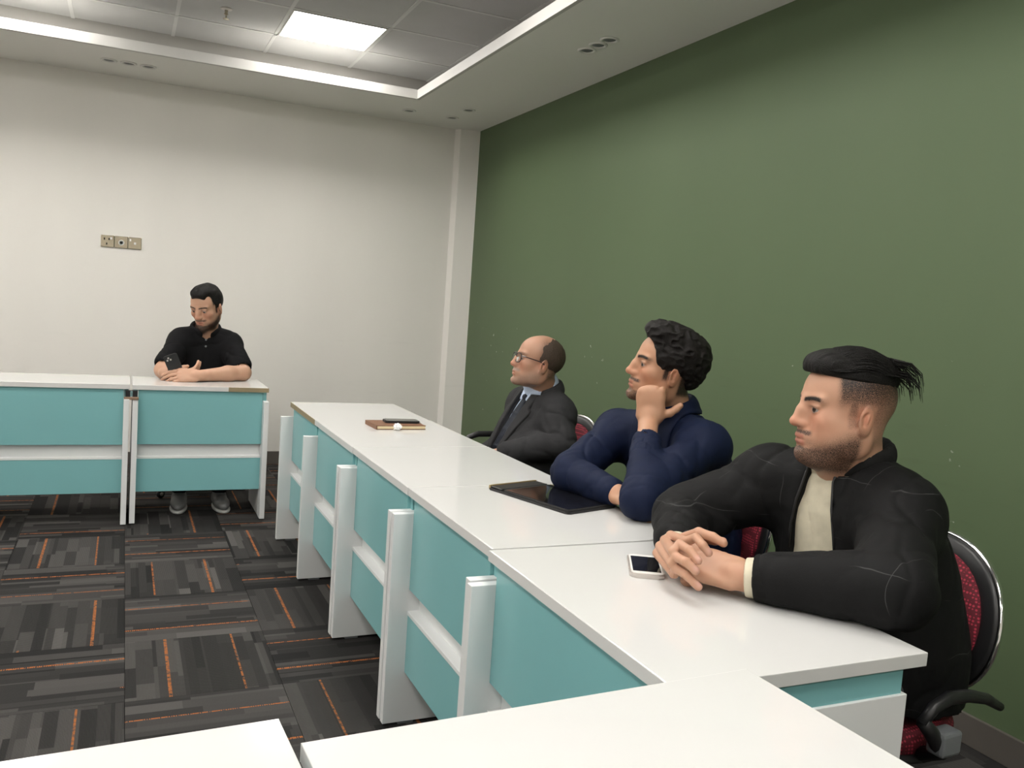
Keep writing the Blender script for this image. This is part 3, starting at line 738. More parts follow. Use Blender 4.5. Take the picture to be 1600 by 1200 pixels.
def legs(root, hips, knees, ankles, toes, mat, shoe, cat='trousers'):
    S = Sdf(); o = np.array(root.location)
    mid = (hips[0]+hips[1])/2
    S.u(ell(mid+A3(0, 0, .02), (.16, .17, .11)), .03)
    for h, k, a in zip(hips, knees, ankles): S.u(rc(h, k, .088, .066), .03); S.u(rc(k, a+A3(0, 0, .03), .064, .05), .02)
    S.disp(wrinkle(.004, 16)); v, Q = S.mesh(.009); mesh_obj(cat, v, Q, mat, root, o)
    for a, t in zip(ankles, toes):
        a = np.asarray(a, float); d = nrm(A3(t[0]-a[0], t[1]-a[1], 0)); R = np.stack([d, np.cross((0, 0, 1), d), A3(0, 0, 1)], 1); g = A3(a[0], a[1], 0)
        S = Sdf(); S.u(ell(g+d*.07+A3(0, 0, .042), (.135, .046, .038), R), .02); S.u(ell(g-d*.005+A3(0, 0, .06), (.055, .042, .05), R), .02)
        S.isect(lambda p: .014-p[..., 2]); v, Q = S.mesh(.006); sh = mesh_obj('shoe', v, Q, shoe, root, o)
        S = Sdf(); S.u(ell(g+d*.07+A3(0, 0, .012), (.140, .050, .03), R), .01); S.isect(lambda p: .0-p[..., 2]); S.isect(lambda p: p[..., 2]-.018); v, Q = S.mesh(.006); mesh_obj('sole', v, Q, 'sole', sh, np.zeros(3)+o)
def fold_collar(S0, neck, phi, rmax, th=.008):
    """turned-down collar: a thin shell lying on the garment around the neck"""
    f = A3(math.cos(phi), math.sin(phi), 0); l = A3(-f[1], f[0], 0); c = np.asarray(neck, float)
    def fn(p):
        sh = p.shape; P_ = p.reshape(-1, 3); d = S0.ev(P_[:, None, :], P_, 0)[:, 0]; q = P_-c
        u, v = q@f, q@l; ang = np.abs(np.arctan2(v, u)); r = np.sqrt(u*u+v*v)
        R_ = np.interp(ang, rmax[0], rmax[1])
        return np.maximum(np.maximum(d-th-.004, -(d-.001)), np.maximum(r-R_, .052-r)).reshape(sh[:-1])
    S = Sdf(); S.u((fn, c, .17), .003); return S
# ================================================================ the four men
def hair_mesh(name, H, root, mat, unions, subs, isects, disp, vox):
    S = Sdf()
    for c, r in unions: S.u(H.e(c, r), .02)
    S.disp(lambda p: disp(H.loc(p)))
    for c, r, k in subs: S.sub(H.e(c, r), k)
    for f in isects: S.isect(lambda p, f=f: f(H.loc(p)), .006)
    v, Q = S.mesh(vox); return mesh_obj(name, v, Q, mat, root, np.array(root.location))
def person(name_label, loc):
    r = empty('person', loc); tag(r, name_label, 'person', 'seated men'); return r
def strands(name, H, root, mat, curves, r):
    b = bmesh.new(); o = Vector(root.location)
    for pts in curves:
        P = [Vector(H.p(*q))-o for q in pts]; n = len(P)
        tube(P, [r*(1-.8*i/(n-1)) for i in range(n)], 5, b)
    return obj(name, b, mat, root, True)
def body_obj(S, H, P, skin, root, vox, extra=None):
    v, Q = S.mesh(vox); c = head_col(v, H, P, skin)
    if extra: extra(v, c)
    return mesh_obj('body', v, Q, 'skin', root, np.array(root.location), c)
def opening(phi, cen, w, z0, z1):
    """wedge in front of the chest: half width w(z)"""
    f = A3(math.cos(phi), math.sin(phi), 0); l = A3(-f[1], f[0], 0); c = np.asarray(cen, float)
    def fn(p):
        q = p-c; return np.maximum(np.maximum(np.abs(q@l)-w(p[..., 2]), -(q@f)), np.maximum(z0-p[..., 2], p[..., 2]-z1))
    return fn, c, 1.0
def nails(tips, v, c, r=.0085, col=(.62, .36, .31)):
    for t in tips:
        m = np.exp(-((v-t)**2).sum(1)/r**2)[:, None]; c[:, :3] = c[:, :3]*(1-m*.7)+np.array(col)*m*.7
# ---------------------------------------------------------------- man in the black bomber jacket
def man_bomber():
    root = person('man in a black checked bomber jacket and cream T-shirt, hands clasped on the desk', (1.70, 1.49, 0)); o = np.array(root.location)
    H = Frame((1.513, 1.480, 1.143), math.radians(160), .03, 0, 1.035)
    P = dict(w=1.02, jaw=1.12, fat=.012, chin=.003, nose=1.3, beard=.76, mous=.8, soul=.9, brow=1., brow_t=.0056, open=.0030, scalp=.92,
             hairline=lambda x, ay, z: np.maximum(np.maximum((1-sm(x, .038, .056))*sm(z, .0, .03), (1-sm(x, .018, .028))*sm(x, -.002, .008)*sm(z, -.045, -.02)), (1-sm(x, -.042, -.028))*sm(z, -.085, -.06))*(.55+.4*sm(z, -.02, .07)))
    shL, shR = A3(1.588, 1.362, .928), A3(1.520, 1.700, .930); elL, elR = A3(1.400, 1.195, .826), A3(1.325, 1.795, .822)
    wrL, wrR = A3(1.205, 1.405, .796), A3(1.178, 1.612, .797); neck = A3(1.575, 1.50, .985); pel = A3(1.71, 1.50, .52)
    kn = [A3(1.32, 1.36, .50), A3(1.30, 1.66, .50)]; an = [A3(1.34, 1.33, .09), A3(1.32, 1.68, .09)]
    S = Sdf(); head_sdf(S, H, P)
    S.u(rc(H.p(-.022, 0, -.045), neck, .066, .072), .03); S.u(rc(H.p(.02, 0, -.09), neck+A3(-.02, 0, .02), .045, .055), .03)
    core(S, pel, neck-A3(0, 0, .03), (shL, shR), kn, an)
    for s, e, w in ((shL, elL, wrL), (shR, elR, wrR)): S.u(rc(s, e, .04, .036), .02); S.u(rc(e, w, .036, .027), .02)
    # left hand: back towards the camera, right-hand fingers folded over it
    hand(S, wrL, (-.50, .84, .06), (-.42, -.36, .85), 1, ((.75, 1.2, .7),)*4, 1.12, (.35, .1))
    hand(S, wrR, (-.20, -.78, .10), (-.85, .15, .55), -1, ((.9, 1.0, .5),)*4, 1.02, (.5, .2), fingers=(0, 0, 0, 0))
    base = A3(1.128, 1.585, .80)
    fing = [[(1.15, 1.6, 0.835), (1.1206, 1.5013, 0.85), (1.1255, 1.4735, 0.866), (1.1066, 1.4252, 0.864), (1.1156, 1.4157, 0.85)], [(1.135, 1.6, 0.825), (1.07, 1.4744, 0.838), (1.0888, 1.4801, 0.852), (1.0818, 1.4337, 0.852), (1.085, 1.4074, 0.838)], [(1.122, 1.598, 0.812), (1.0654, 1.4689, 0.815), (1.0701, 1.464, 0.83), (1.066, 1.422, 0.832), (1.0783, 1.4039, 0.818)], [(1.112, 1.592, 0.798), (1.0773, 1.4754, 0.79), (1.0707, 1.4612, 0.806), (1.0705, 1.4242, 0.804), (1.0857, 1.4005, 0.785)]]
    for f in fing: hand_chain(S, [A3(*q) for q in f], .0112, .0086, .003)
    hand_chain(S, [A3(1.170, 1.575, .835), A3(1.178, 1.535, .858), A3(1.192, 1.502, .856), A3(1.204, 1.480, .848)], .0125, .0092, .004)
    tips = [A3(*f[-1])+A3(0, -.003, .006) for f in fing]
    body_obj(S, H, P, (.50, .285, .19), root, .0024, lambda v, c: nails(tips, v, c)); eyes(H, root, (.30, -.02))
    # hair: long top combed back, wisps at the crown
    def ridg(q): return .0042*(vnoise(q*A3(14, 190, 60)+5)-.5)+.006*(vnoise(q*A3(10, 34, 22)+1)-.5)
    hair_mesh('hair', H, root, 'hair', [((-.010, 0, .080), (.1015, .0725, .062)), ((.055, 0, .100), (.042, .056, .032))], [],
              [lambda q: .070+.10*q[..., 0]-q[..., 2], lambda q: -np.where(q[..., 0] > .05, (.094-q[..., 0])+.5*(q[..., 2]-.08), 1.)], ridg, .0024)
    cv = []
    for k in range(70):
        y = random.uniform(-.05, .055); z = random.uniform(.075, .12); l = random.uniform(.5, 1)
        cv.append([(-.075, y*.8, z+.008), (-.100-.012*l, y, z+.004), (-.122-.016*l, y*1.05, z-.020*l), (-.130-.014*l, y*1.1, z-.052*l)])
    def top(x, y): return .080+.062*math.sqrt(max(.02, 1-((x+.010)/.1015)**2-(y/.0725)**2))
    for k in range(420):
        y = random.uniform(-.066, .066); x0 = .088-y*y*7; dy = random.uniform(-.012, .012); pts = []; e = random.uniform(.0, .0045)
        for i in range(8):
            x = x0-(x0+.098)*i/7; yy = y+dy*math.sin(i/7*PI); pts.append((x, yy, max(top(x, yy), top(x, yy*.9)-.01)+e*math.sin(i/7*PI)-.0005))
        cv.append(pts)
    strands('hair_strands', H, root, 'hair', cv, .0017)
    # T-shirt
    phi = math.radians(184)
    secs = [(.50, 1.70, 1.50, .150, .185), (.62, 1.685, 1.50, .168, .195), (.78, 1.645, 1.51, .155, .190), (.90, 1.605, 1.515, .125, .185), (.975, 1.58, 1.515, .090, .150), (1.02, 1.572, 1.507, .068, .085)]
    S = Sdf(); S.u(loft(secs, phi), .01); S.u(ring(A3(1.560, 1.502, 1.020), (-.30, 0, 1), .070, .012), .015); S.disp(wrinkle(.004, 14, 2, (1, 1, .5)))
    S.sub(rc(H.p(-.022, 0, -.045), A3(1.567, 1.50, 1.0), .066, .066), .006); v, Q = S.mesh(.005); mesh_obj('t_shirt', v, Q, 'cream', root, o)
    # bomber jacket
    sj = [(.47, 1.71, 1.50, .175, .215), (.60, 1.695, 1.50, .192, .222), (.78, 1.655, 1.51, .180, .218), (.90, 1.612, 1.515, .148, .212), (.975, 1.588, 1.518, .112, .172), (1.03, 1.578, 1.51, .082, .100)]
    S = Sdf(); S.u(loft(sj, phi), .01)
    for s, e, w in ((shL, elL, wrL), (shR, elR, wrR)):
        S.u(ell(s, (.080, .080, .076)), .06); trap(S, neck+A3(0, 0, -.005), s+A3(0, 0, .012), .062, .070); S.u(rc(s, e, .084, .078), .05); S.u(rc(e, e+(w-e)*.80, .076, .056), .03)
        S.disp(*folds(e, w-e, 85, .005, .09)); S.disp(*folds(s+(e-s)*.55, A3(.6, .2, .8), 60, .005, .11, 1)); S.disp(*folds(e+(w-e)*.6, A3(.8, .6, .5), 60, .004, .10, 2))
    S.disp(wrinkle(.0055, 8, 1, (1, 1, .45)))
    S.sub(opening(phi, (1.58, 1.512, 0), lambda z: np.interp(z, [.6, .86, 1.0, 1.06], [.085, .060, .034, .05]), .3, 1.2), .012)
    S.sub(rc(A3(1.56, 1.50, .99), H.p(-.02, 0, -.02), .073, .083), .008)
    S.isect(lambda p: np.where((p[..., 0] < 1.44), .7545-p[..., 2], -1.), .004)
    v, Q = S.mesh(.0052); jk = mesh_obj('bomber_jacket', v, Q, 'bomber', root, o)
    S = Sdf(); S.u(ring(A3(1.572, 1.502, 1.035), (-.28, 0, 1), .086, .014, .55), .01); S.sub(opening(phi, (1.58, 1.512, 0), lambda z: .036+0*z, .3, 1.2), .006); S.disp(wrinkle(.002, 40, 3)); v, Q = S.mesh(.004); mesh_obj('collar', v, Q, 'rib', jk, o)
    for e, w in ((elL, wrL), (elR, wrR)):
        d = w-e; S = Sdf(); S.u(rc(e+d*.74, e+d*1.05, .054, .046), .01); S.disp(wrinkle(.0012, 90, 1)); S.isect(lambda p, c=e+d*.925, n=nrm(d): (p-c)@n, .006); v, Q = S.mesh(.004); mesh_obj('cuff', v, Q, 'rib', jk, o)
        S = Sdf(); S.u(rc(e+d*.86, e+d*1.1, .0425, .040), .01); S.sub(rc(e+d*.80, w+d*.4, .035, .033), .003); S.isect(lambda p, c=e+d*.985, n=nrm(d): (p-c)@n, .003); v, Q = S.mesh(.003); mesh_obj('shirt_cuff', v, Q, 'cream', root, o)
    for s in (-1, 1):
        l = A3(-math.sin(phi), math.cos(phi), 0)*s; f = A3(math.cos(phi), math.sin(phi), 0); pts = []
        for z in (.80, .86, .92, .98, 1.02):
            cx = np.interp(z, [q[0] for q in sj], [q[1] for q in sj]); a = np.interp(z, [q[0] for q in sj], [q[3] for q in sj]); wz = np.interp(z, [.6, .86, 1.0, 1.06], [.085, .060, .034, .05])
            pts.append(Vector(A3(cx, 1.512, z)+f*(a-.004)+l*(wz+.004)-o))
        obj('zip_edge', tube(pts, .0035, 6), 'black_pl', jk, True)
    legs(root, [A3(1.68, 1.40, .54), A3(1.68, 1.60, .54)], kn, an, [(1.2, 1.30), (1.2, 1.70)], 'trouser_grey', 'shoe_dark')
man_bomber()
# ---------------------------------------------------------------- man in the navy shirt
def man_navy():
    root = person('man in a navy shirt resting his cheek on his fist', (1.76, 2.36, 0)); o = np.array(root.location)
    H = Frame((1.605, 2.345, 1.163), math.radians(163), .17, -.10, 1.03)
    P = dict(w=.97, jaw=.95, chin=.004, beard=.72, mous=.85, soul=.9, beard_z=-.016, brow=1., brow_t=.0054, open=.0026, scalp=.9, nose=1.35,
             hairline=lambda x, ay, z: np.maximum(np.maximum((1-sm(x, .035, .05))*sm(z, .01, .035), (1-sm(x, .016, .026))*sm(x, -.0, .008)*sm(z, -.04, -.02)), (1-sm(x, -.045, -.03))*sm(z, -.085, -.06)))
    shL, shR = A3(1.672, 2.190, .930), A3(1.578, 2.555, .915); elL, elR = A3(1.352, 2.035, .812), A3(1.318, 2.405, .812)
    fc = H.p(.047, .074, -.083); wrL = fc+A3(-.012, -.025, -.082); wrR = A3(1.352, 2.165, .795); neck = A3(1.675, 2.375, .985); pel = A3(1.78, 2.38, .52)
    kn = [A3(1.36, 2.26, .50), A3(1.36, 2.52, .50)]; an = [A3(1.38, 2.24, .09), A3(1.38, 2.54, .09)]
    S = Sdf(); head_sdf(S, H, P); S.u(rc(H.p(-.025, 0, -.04), neck, .056, .062), .03)
    core(S, pel, neck-A3(0, 0, .03), (shL, shR), kn, an)
    for s, e, w in ((shL, elL, wrL), (shR, elR, wrR)): S.u(rc(s, e, .04, .036), .02); S.u(rc(e, w, .038, .030), .02)
    SH = Sdf(); hand(SH, wrL, (.06, .06, 1), (-.62, -.78, 0), 1, ((1.5, 1.65, .9),)*4, 1.10, (1.25, .35), tl=.68); S.ops += SH.ops; hand(S, wrR, (.1, -1, .0), (-.3, 0, 1), -1, (.4, .5, .3), 1.0)
    body_obj(S, H, P, (.45, .25, .155), root, .0027, lambda v, c: not_head(SH, v, c, (.45, .25, .155))); eyes(H, root, (.28, -.05))
    cu = lambda q: .010*(np.abs(2*vnoise(q*A3(55, 55, 55)+2)-1)-.4)+.008*(vnoise(q*26+8)-.5)
    hair_mesh('hair', H, root, 'hair_brown', [((-.022, 0, .052), (.112, .088, .090)), ((.030, 0, .108), (.066, .066, .040)), ((-.075, 0, .03), (.055, .07, .08))],
              [((.128, 0, .012), (.086, .12, .090), .010), ((-.006, .095, -.028), (.030, .035, .040), .006), ((-.006, -.095, -.028), (.030, .035, .040), .006), ((.035, 0, -.07), (.08, .2, .065), .01)],
              [lambda q: -.075-q[..., 2]], cu, .0027)
    phi = math.radians(192)
    ss = [(.48, 1.78, 2.38, .150, .185), (.62, 1.77, 2.38, .155, .190), (.78, 1.735, 2.378, .150, .195), (.90, 1.695, 2.375, .130, .195), (.965, 1.68, 2.375, .100, .165), (1.015, 1.675, 2.375, .072, .10)]
    S = Sdf(); S.u(loft(ss, phi), .01)
    for s, e, w, r in ((shL, elL, wrL, .60), (shR, elR, wrR, .86)):
        S.u(ell(s, (.070, .072, .068)), .06); trap(S, neck+A3(0, 0, -.01), s+A3(0, 0, .01), .055, .060); S.u(rc(s, e, .072, .060), .05); S.u(rc(e, e+(w-e)*r, .058, .047), .03)
        S.disp(*folds(e, w-e, 100, .0035, .08)); S.disp(*folds(s+(e-s)*.5, A3(.9, .1, .6), 60, .0045, .10, 2)); S.disp(*folds(e+(w-e)*.45, A3(.3, .5, 1), 80, .002, .08, 1))
    S.disp(wrinkle(.005, 9, 6, (1, 1, .45))); S.sub(rc(A3(1.668, 2.372, .99), H.p(-.02, 0, -.03), .060, .070), .006)
    S.isect(lambda p: np.where(p[..., 0] < 1.42, .7525-p[..., 2], -1.), .004)
    v, Q = S.mesh(.0055); sh = mesh_obj('shirt', v, Q, 'navy', root, o)
    S = Sdf(); S.u(ring(A3(1.668, 2.372, 1.015), (-.32, -.02, 1), .074, .011, .42), .01); S.sub(opening(phi, (1.67, 2.374, 0), lambda z: .012+0*z, .3, 1.3), .006); v, Q = S.mesh(.004); mesh_obj('collar_band', v, Q, 'navy', sh, o)
    f = A3(math.cos(phi), math.sin(phi), 0); l = A3(-f[1], f[0], 0)
    S0 = Sdf(); S0.u(loft(ss, phi), .01)
    for s in (shL, shR): S0.u(ell(s, (.070, .072, .068)), .06); trap(S0, neck+A3(0, 0, -.01), s+A3(0, 0, .01), .055, .060)
    S0.u(ring(A3(1.668, 2.372, 1.015), (-.32, -.02, 1), .074, .011, .42), .02)
    v, Q = fold_collar(S0, (1.668, 2.372, 1.0), phi, ([0, .10, .18, .45, 1.0, 1.6, 3.2], [0, 0, .10, .150, .112, .100, .092]), .004).mesh(.003); mesh_obj('collar_flap', v, Q, 'navy', sh, o)
    d = wrL-elL; S = Sdf(); S.u(rc(elL+d*.52, elL+d*.70, .050, .046), .01); S.sub(rc(elL+d*.69, wrL+d, .038, .036), .004); S.disp(wrinkle(.003, 30, 1)); v, Q = S.mesh(.004); mesh_obj('cuff', v, Q, 'navy', sh, o)
    legs(root, [A3(1.76, 2.28, .54), A3(1.76, 2.48, .54)], kn, an, [(1.2, 2.22), (1.2, 2.56)], 'trouser_dark', 'shoe_dark')
man_navy()
# ---------------------------------------------------------------- man in the grey suit
def man_suit():
    root = person('older man in a charcoal suit, tie and glasses leaning back in his chair', (1.78, 3.52, 0)); o = np.array(root.location)
    H = Frame((1.680, 3.440, 1.090), math.radians(168), .20, 0, 1.0)
    P = dict(w=.98, jaw=1.0, chin=.003, beard=.42, mous=.75, soul=.3, brow=.55, open=.0036, scalp=.62, nose=1.1, beard_tint=(.33, .28, .24), beard_soft=.55, lips=(.80, .60, .56),
             hairline=lambda x, ay, z: np.maximum((1-sm(x, -.005, .040))*sm(z, -.01, .02)*(1-.55*sm(z, .085, .118)), (1-sm(x, -.045, -.03))*sm(z, -.075, -.05)*(1-.6*sm(z, .09, .12))))
    shL, shR = A3(1.752, 3.350, .872), A3(1.745, 3.690, .868); elL, elR = A3(1.725, 3.250, .755), A3(1.72, 3.81, .66)
    wrL, wrR = A3(1.515, 3.385, .690), A3(1.52, 3.66, .615); neck = A3(1.745, 3.495, .955); pel = A3(1.76, 3.52, .52)
    kn = [A3(1.36, 3.40, .50), A3(1.36, 3.66, .50)]; an = [A3(1.40, 3.39, .09), A3(1.40, 3.67, .09)]
    S = Sdf(); head_sdf(S, H, P); S.u(rc(H.p(-.025, 0, -.04), neck, .058, .062), .03)
    core(S, pel, neck-A3(0, 0, .03), (shL, shR), kn, an)
    for s, e, w in ((shL, elL, wrL), (shR, elR, wrR)): S.u(rc(s, e, .04, .036), .02); S.u(rc(e, w, .036, .027), .02)
    hand(S, wrL, (-1, .35, -.15), (0, -.2, 1), 1, (.4, .5, .3), 1.0); hand(S, wrR, (-1, -.35, -.15), (0, .2, 1), -1, (.4, .5, .3), 1.0)
    body_obj(S, H, P, (.43, .245, .165), root, .0032); eyes(H, root, (.40, .0))
    hair_mesh('hair', H, root, 'hair_grey', [((-.0225, 0, .034), (.0970, .0780, .0870))], [((.0, .095, -.02), (.032, .035, .035), .006), ((.0, -.095, -.02), (.032, .035, .035), .006)],
              [lambda q: -.055-.3*q[..., 0]*0-q[..., 2]], lambda q: .002*(vnoise(q*A3(120, 120, 60))-.5), .003)
    # glasses
    g = obj('glasses', bmesh.new(), 'frame', root); b = bmesh.new(); oV = Vector(o)
    W = lambda x, y, z: Vector(H.p(x, y, z))-oV
    for s in (1, -1):
        rim = []
        for k in range(28):
            a = 2*PI*k/28; cx, cz = abs(math.cos(a))**.75*math.copysign(1, math.cos(a)), abs(math.sin(a))**.75*math.copysign(1, math.sin(a))
            rim.append(W(.1025-.010*abs(cx*.5+.5)*(1 if cx*s > 0 else .3), s*.034+cx*.0265, .0+cz*.0205))
        tube(rim, .0021, 6, b, closed=True)
        tube([W(.094, s*.057, .010), W(.075, s*.074, .010), W(.01, s*.082, .006), W(-.012, s*.083, -.002)], .0024, 6, b)
        lb = bmesh.new(); vs = [lb.verts.new(p) for p in rim]; lb.faces.new(vs); r = bmesh.ops.extrude_face_region(lb, geom=lb.faces[:]); dv = Vector(H.R[:, 0])*.0012
        for v in r['geom']:
            if isinstance(v, bmesh.types.BMVert): v.co += dv
        bmesh.ops.recalc_face_normals(lb, faces=lb.faces[:]); obj('lens', lb, 'lens', g)
    tube([W(.103, .009, .006), W(.106, 0, .009), W(.103, -.009, .006)], .0022, 6, b); b.to_mesh(g.data); b.free()
    phi = math.radians(180)
    lean = [(.46, 1.74, 3.52, .175, .205), (.58, 1.70, 3.52, .190, .212), (.70, 1.705, 3.52, .175, .212), (.80, 1.725, 3.52, .145, .200), (.875, 1.738, 3.515, .114, .170), (.95, 1.745, 3.505, .076, .105)]
    sh_ = [(z, x, y, a-.022, b_-.03) for z, x, y, a, b_ in lean]
    S = Sdf(); S.u(loft(sh_, phi), .01); S.u(ring(A3(1.733, 3.494, .982), (-.42, 0, 1), .069, .012, .27), .012); S.sub(rc(H.p(-.025, 0, -.04), neck, .057, .060), .005); v, Q = S.mesh(.005); st = mesh_obj('dress_shirt', v, Q, 'blue_shirt', root, o)
    S = Sdf(); S.u(loft(lean, phi), .01)
    for s, e, w in ((shL, elL, wrL), (shR, elR, wrR)):
        S.u(ell(s, (.070, .070, .066)), .06); trap(S, neck+A3(.005, 0, -.005), s+A3(0, 0, .012), .062, .062); S.u(rc(s, e, .072, .064), .05); S.u(rc(e, e+(w-e)*.9, .064, .052), .03)
        S.disp(*folds(e+A3(0, 0, .05), A3(.4, .1, 1), 75, .006, .12)); S.disp(*folds(s+(e-s)*.45, A3(.9, 0, .8), 55, .005, .10, 1))
    S.disp(wrinkle(.005, 10, 11, (1, 1, .6)))
    wv = lambda z: np.interp(z, [.45, .64, .80, .93], [.05, .030, .048, .062])
    S.sub(opening(phi, (1.74, 3.515, 0), wv, .3, 1.2), .01); S.sub(rc(A3(1.735, 3.495, .945), H.p(-.02, 0, -.03), .078, .090), .008)
    v, Q = S.mesh(.006); jk = mesh_obj('suit_jacket', v, Q, 'suit', root, o)
    big = loft([(z, x, y, a+.007, b_+.007) for z, x, y, a, b_ in lean], phi)[0]
    for s in (1, -1):
        def lap(p, s=s):
            yy = (p[..., 1]-3.515)*-s; z = p[..., 2]; d = np.maximum(big(p), -(big(p)+.013))
            wl = np.interp(z, [.64, .86, .875, .885, .945], [.006, .062, .060, .040, .034])
            return np.maximum(np.maximum(d, np.maximum(wv(z)-.002-yy, yy-wv(z)-wl)), np.maximum(np.maximum(.63-z, z-.945), p[..., 0]-1.76))
        S = Sdf(); S.u((lap, A3(1.70, 3.515, .8), .25), .004); v, Q = S.mesh(.0035); mesh_obj('lapel', v, Q, 'suit', jk, o)
    S = Sdf(); S.u(ring(A3(1.747, 3.497, .952), (-.42, 0, 1), .088, .011, .36), .01); S.isect(lambda p: 1.700-p[..., 0]); v, Q = S.mesh(.004); mesh_obj('collar', v, Q, 'suit', jk, o)
    # tie
    S = Sdf(); fx = lambda z: np.interp(z, [q[0] for q in sh_], [q[1]-q[3] for q in sh_]); zs = [.935, .915, .85, .78, .70, .62]
    S.u(ell((fx(.925)-.012, 3.508, .925), (.014, .018, .016)), .006)
    for z0, z1, w0, w1 in zip(zs[1:], zs[2:], (.014, .022, .029, .034), (.022, .029, .034, .038)):
        for k in (-1, -.5, 0, .5, 1): S.u(rc((fx(z0)-.007, 3.510+k*w0, z0), (fx(z1)-.007, 3.512+k*w1, z1), .006), .006)
    v, Q = S.mesh(.004); mesh_obj('tie', v, Q, 'tie', root, o)
    for s in (1, -1):   # shirt collar points
        c = A3(1.672, 3.500+s*.026, .942); R = np.stack([nrm(A3(-.45, -s*.25, -.85)), nrm(A3(-.35, s*.9, 0)), A3(0, 0, 0)], 1); R[:, 1] = nrm(R[:, 1]-R[:, 0]*(R[:, 0]@R[:, 1])); R[:, 2] = np.cross(R[:, 0], R[:, 1])
        S = Sdf(); S.u(rbox(c, (.034, .018, .005), R, .004), .004); v, Q = S.mesh(.003); mesh_obj('collar_point', v, Q, 'blue_shirt', st, o)
    legs(root, [A3(1.74, 3.42, .54), A3(1.74, 3.62, .54)], kn, an, [(1.2, 3.38), (1.2, 3.68)], 'trouser_dark', 'shoe_dark')
man_suit()
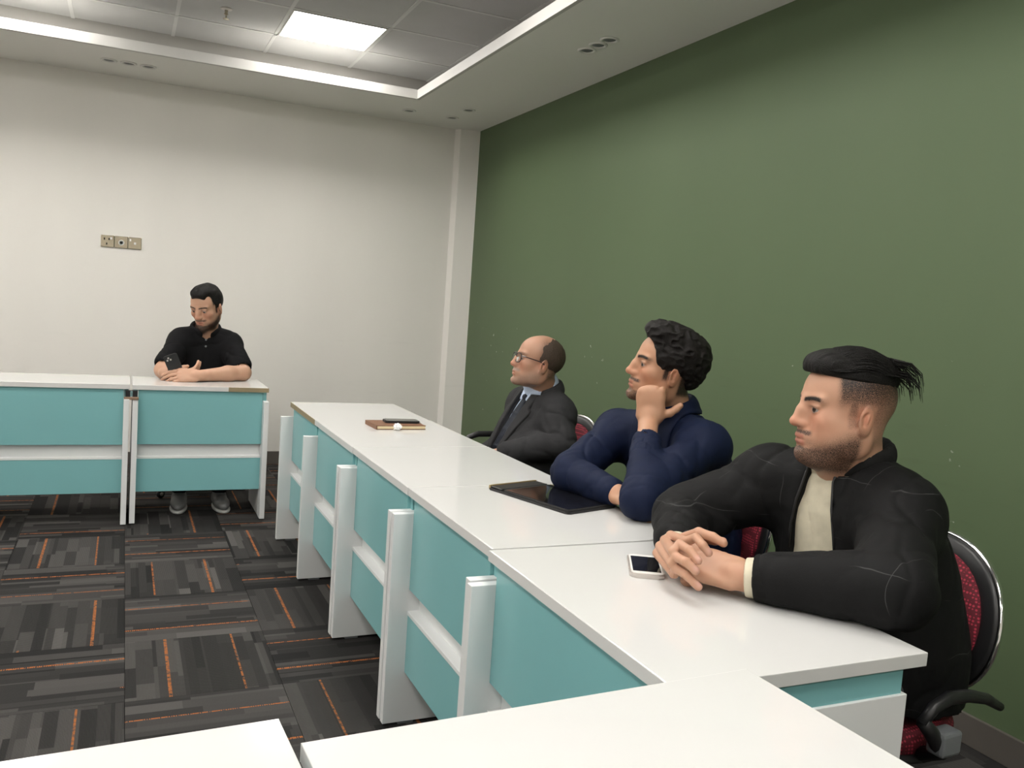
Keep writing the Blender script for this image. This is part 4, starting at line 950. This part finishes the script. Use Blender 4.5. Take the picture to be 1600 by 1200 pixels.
# ---------------------------------------------------------------- man in the black polo shirt
def man_polo():
    root = person('man in a black polo shirt looking down at the phone in his hands', (.46, 5.76, 0)); o = np.array(root.location)
    H = Frame((.458, 5.570, 1.198), math.radians(234), -.34, 0, 1.06)
    P = dict(w=1.0, jaw=1.04, beard=.85, mous=.8, soul=.7, brow=.95, open=.0016, lidz=-.004, scalp=.9,
             hairline=lambda x, ay, z: np.maximum(np.maximum((1-sm(x, .035, .05))*sm(z, .01, .035), (1-sm(x, .016, .026))*sm(x, -.0, .008)*sm(z, -.04, -.02)), (1-sm(x, -.045, -.03))*sm(z, -.085, -.06)))
    shL, shR = A3(.602, 5.665, .970), A3(.330, 5.665, .975); elL, elR = A3(.672, 5.455, .812), A3(.220, 5.480, .812)
    wrL, wrR = A3(.405, 5.322, .800), A3(.250, 5.392, .802); neck = A3(.465, 5.680, 1.035); pel = A3(.46, 5.80, .52)
    kn = [A3(.36, 5.42, .50), A3(.57, 5.42, .50)]; an = [A3(.33, 5.42, .09), A3(.555, 5.40, .09)]
    S = Sdf(); head_sdf(S, H, P); S.u(rc(H.p(-.03, 0, -.035), neck, .062, .068), .03); S.u(rc(H.p(.015, 0, -.08), neck+A3(0, -.03, -.01), .045, .05), .03)
    core(S, pel, neck-A3(0, 0, .03), (shL, shR), kn, an)
    for s, e, w in ((shL, elL, wrL), (shR, elR, wrR)):
        S.u(rc(s, e, .055, .047), .02); S.u(rc(e, e+(w-e)*.35, .046, .046), .02); S.u(rc(e+(w-e)*.35, w, .046, .031), .02)
    hand(S, wrL, (-1, -.12, -.02), (.0, -.80, .60), 1, ((.35, .5, .3), (.35, .5, .3), (.4, .5, .3), (.4, .5, .3)), 1.12, (.20, .05), .02, tl=.8)
    hand(S, wrR, (.80, -.22, .0), (-.2, -.55, -.80), -1, ((.5, .6, .4),)*4, 1.08, (.15, .05), .02, tl=.8)
    body_obj(S, H, P, (.50, .30, .205), root, .0042); eyes(H, root, (0, -.35))
    hair_mesh('hair', H, root, 'hair', [((-.016, 0, .040), (.102, .0805, .094)), ((.030, 0, .090), (.060, .062, .042))],
              [((.128, 0, .006), (.085, .10, .084), .006), ((.070, .064, .074), (.030, .020, .030), .010), ((.070, -.064, .074), (.030, .020, .030), .010), ((-.006, .095, -.028), (.030, .035, .040), .006), ((-.006, -.095, -.028), (.030, .035, .040), .006), ((.035, 0, -.07), (.08, .2, .070), .01)],
              [lambda q: -.07-q[..., 2]], lambda q: .007*(vnoise(q*A3(30, 90, 40))-.5), .0038)
    phi = math.radians(270)
    ss = [(.48, .46, 5.80, .150, .185), (.62, .46, 5.79, .165, .200), (.78, .462, 5.765, .155, .205), (.90, .464, 5.735, .140, .208), (.98, .465, 5.705, .115, .190), (1.045, .465, 5.690, .080, .120), (1.07, .465, 5.688, .07, .085)]
    S = Sdf(); S.u(loft(ss, phi), .01)
    for s, e in ((shL, elL), (shR, elR)):
        S.u(ell(s, (.072, .072, .066)), .06); trap(S, neck+A3(0, .01, -.012), s+A3(0, 0, .012), .055, .062); S.u(rc(s, s+(e-s)*.78, .075, .072), .04); S.disp(*folds(s+(e-s)*.6, A3(.5, .2, 1), 60, .005, .10, 2))
    S.disp(wrinkle(.007, 9, 21, (1, 1, .7))); S.sub(rc(neck+A3(0, -.015, .0), H.p(-.02, 0, -.02), .068, .076), .008)
    S.sub(opening(phi, (.465, 5.68, 0), lambda z: np.interp(z, [.985, 1.06], [.0, .034])-.001, .985, 1.2), .006)
    for s, e in ((shL, elL), (shR, elR)): S.sub(rc(s+(e-s)*.80, e+(e-s)*.3, .056, .056), .004)
    v, Q = S.mesh(.007); ps = mesh_obj('polo_shirt', v, Q, 'polo', root, o)
    S = Sdf(); S.u(ring(A3(.465, 5.672, 1.060), (0, -.38, 1), .082, .012, .45), .01); S.sub(opening(phi, (.465, 5.68, 0), lambda z: .022+0*z, .3, 1.3), .006); v, Q = S.mesh(.005); mesh_obj('collar', v, Q, 'polo', ps, o)
    for z in (.995, .955):
        y = np.interp(z, [q[0] for q in ss], [q[2]-q[3] for q in ss]); b = bmesh.new(); bmesh.ops.create_uvsphere(b, u_segments=10, v_segments=6, radius=.0065)
        for v in b.verts: v.co.y *= .4
        q = obj('button', b, 'grey_pl', ps, True); q.location = (.463-o[0], y-.003-o[1], z)
    legs(root, [A3(.37, 5.76, .54), A3(.56, 5.76, .54)], kn, an, [(.31, 5.2), (.57, 5.2)], 'trouser_dark', 'shoe')
    t = empty('smartphone', (.277, 5.350, .842)); tag(t, 'black smartphone held up by the man in the polo shirt', 'smartphone')
    obj('case', rrect(.158, .078, .012, 0, .009, .002), 'black_pl', t); obj('screen', rrect(.148, .069, .008, -.0006, 0, 0), 'glass_blk', t)
    cb = obj('camera_bump', rrect(.026, .034, .006, .009, .0108, .0008), 'black_pl', t); cb.location = (.058, .014, 0)
    for k in range(3): obj('camera_lens', lathe([(.0055, .0108), (.0055, .0125), (.003, .0126)], 14, c=(.058+(.006 if k % 2 else -.006), .005+k*.009, 0)), 'silver', cb).location = (-.058, -.014, 0)
    a = nrm(A3(-.38, -.10, .92)); n_ = A3(0, -1, -.05); n_ = nrm(n_-a*(n_@a)); y_ = np.cross(n_, a)
    t.rotation_euler = Matrix([list(r) for r in np.stack([a, y_, n_], 1)]).to_euler()
man_polo()
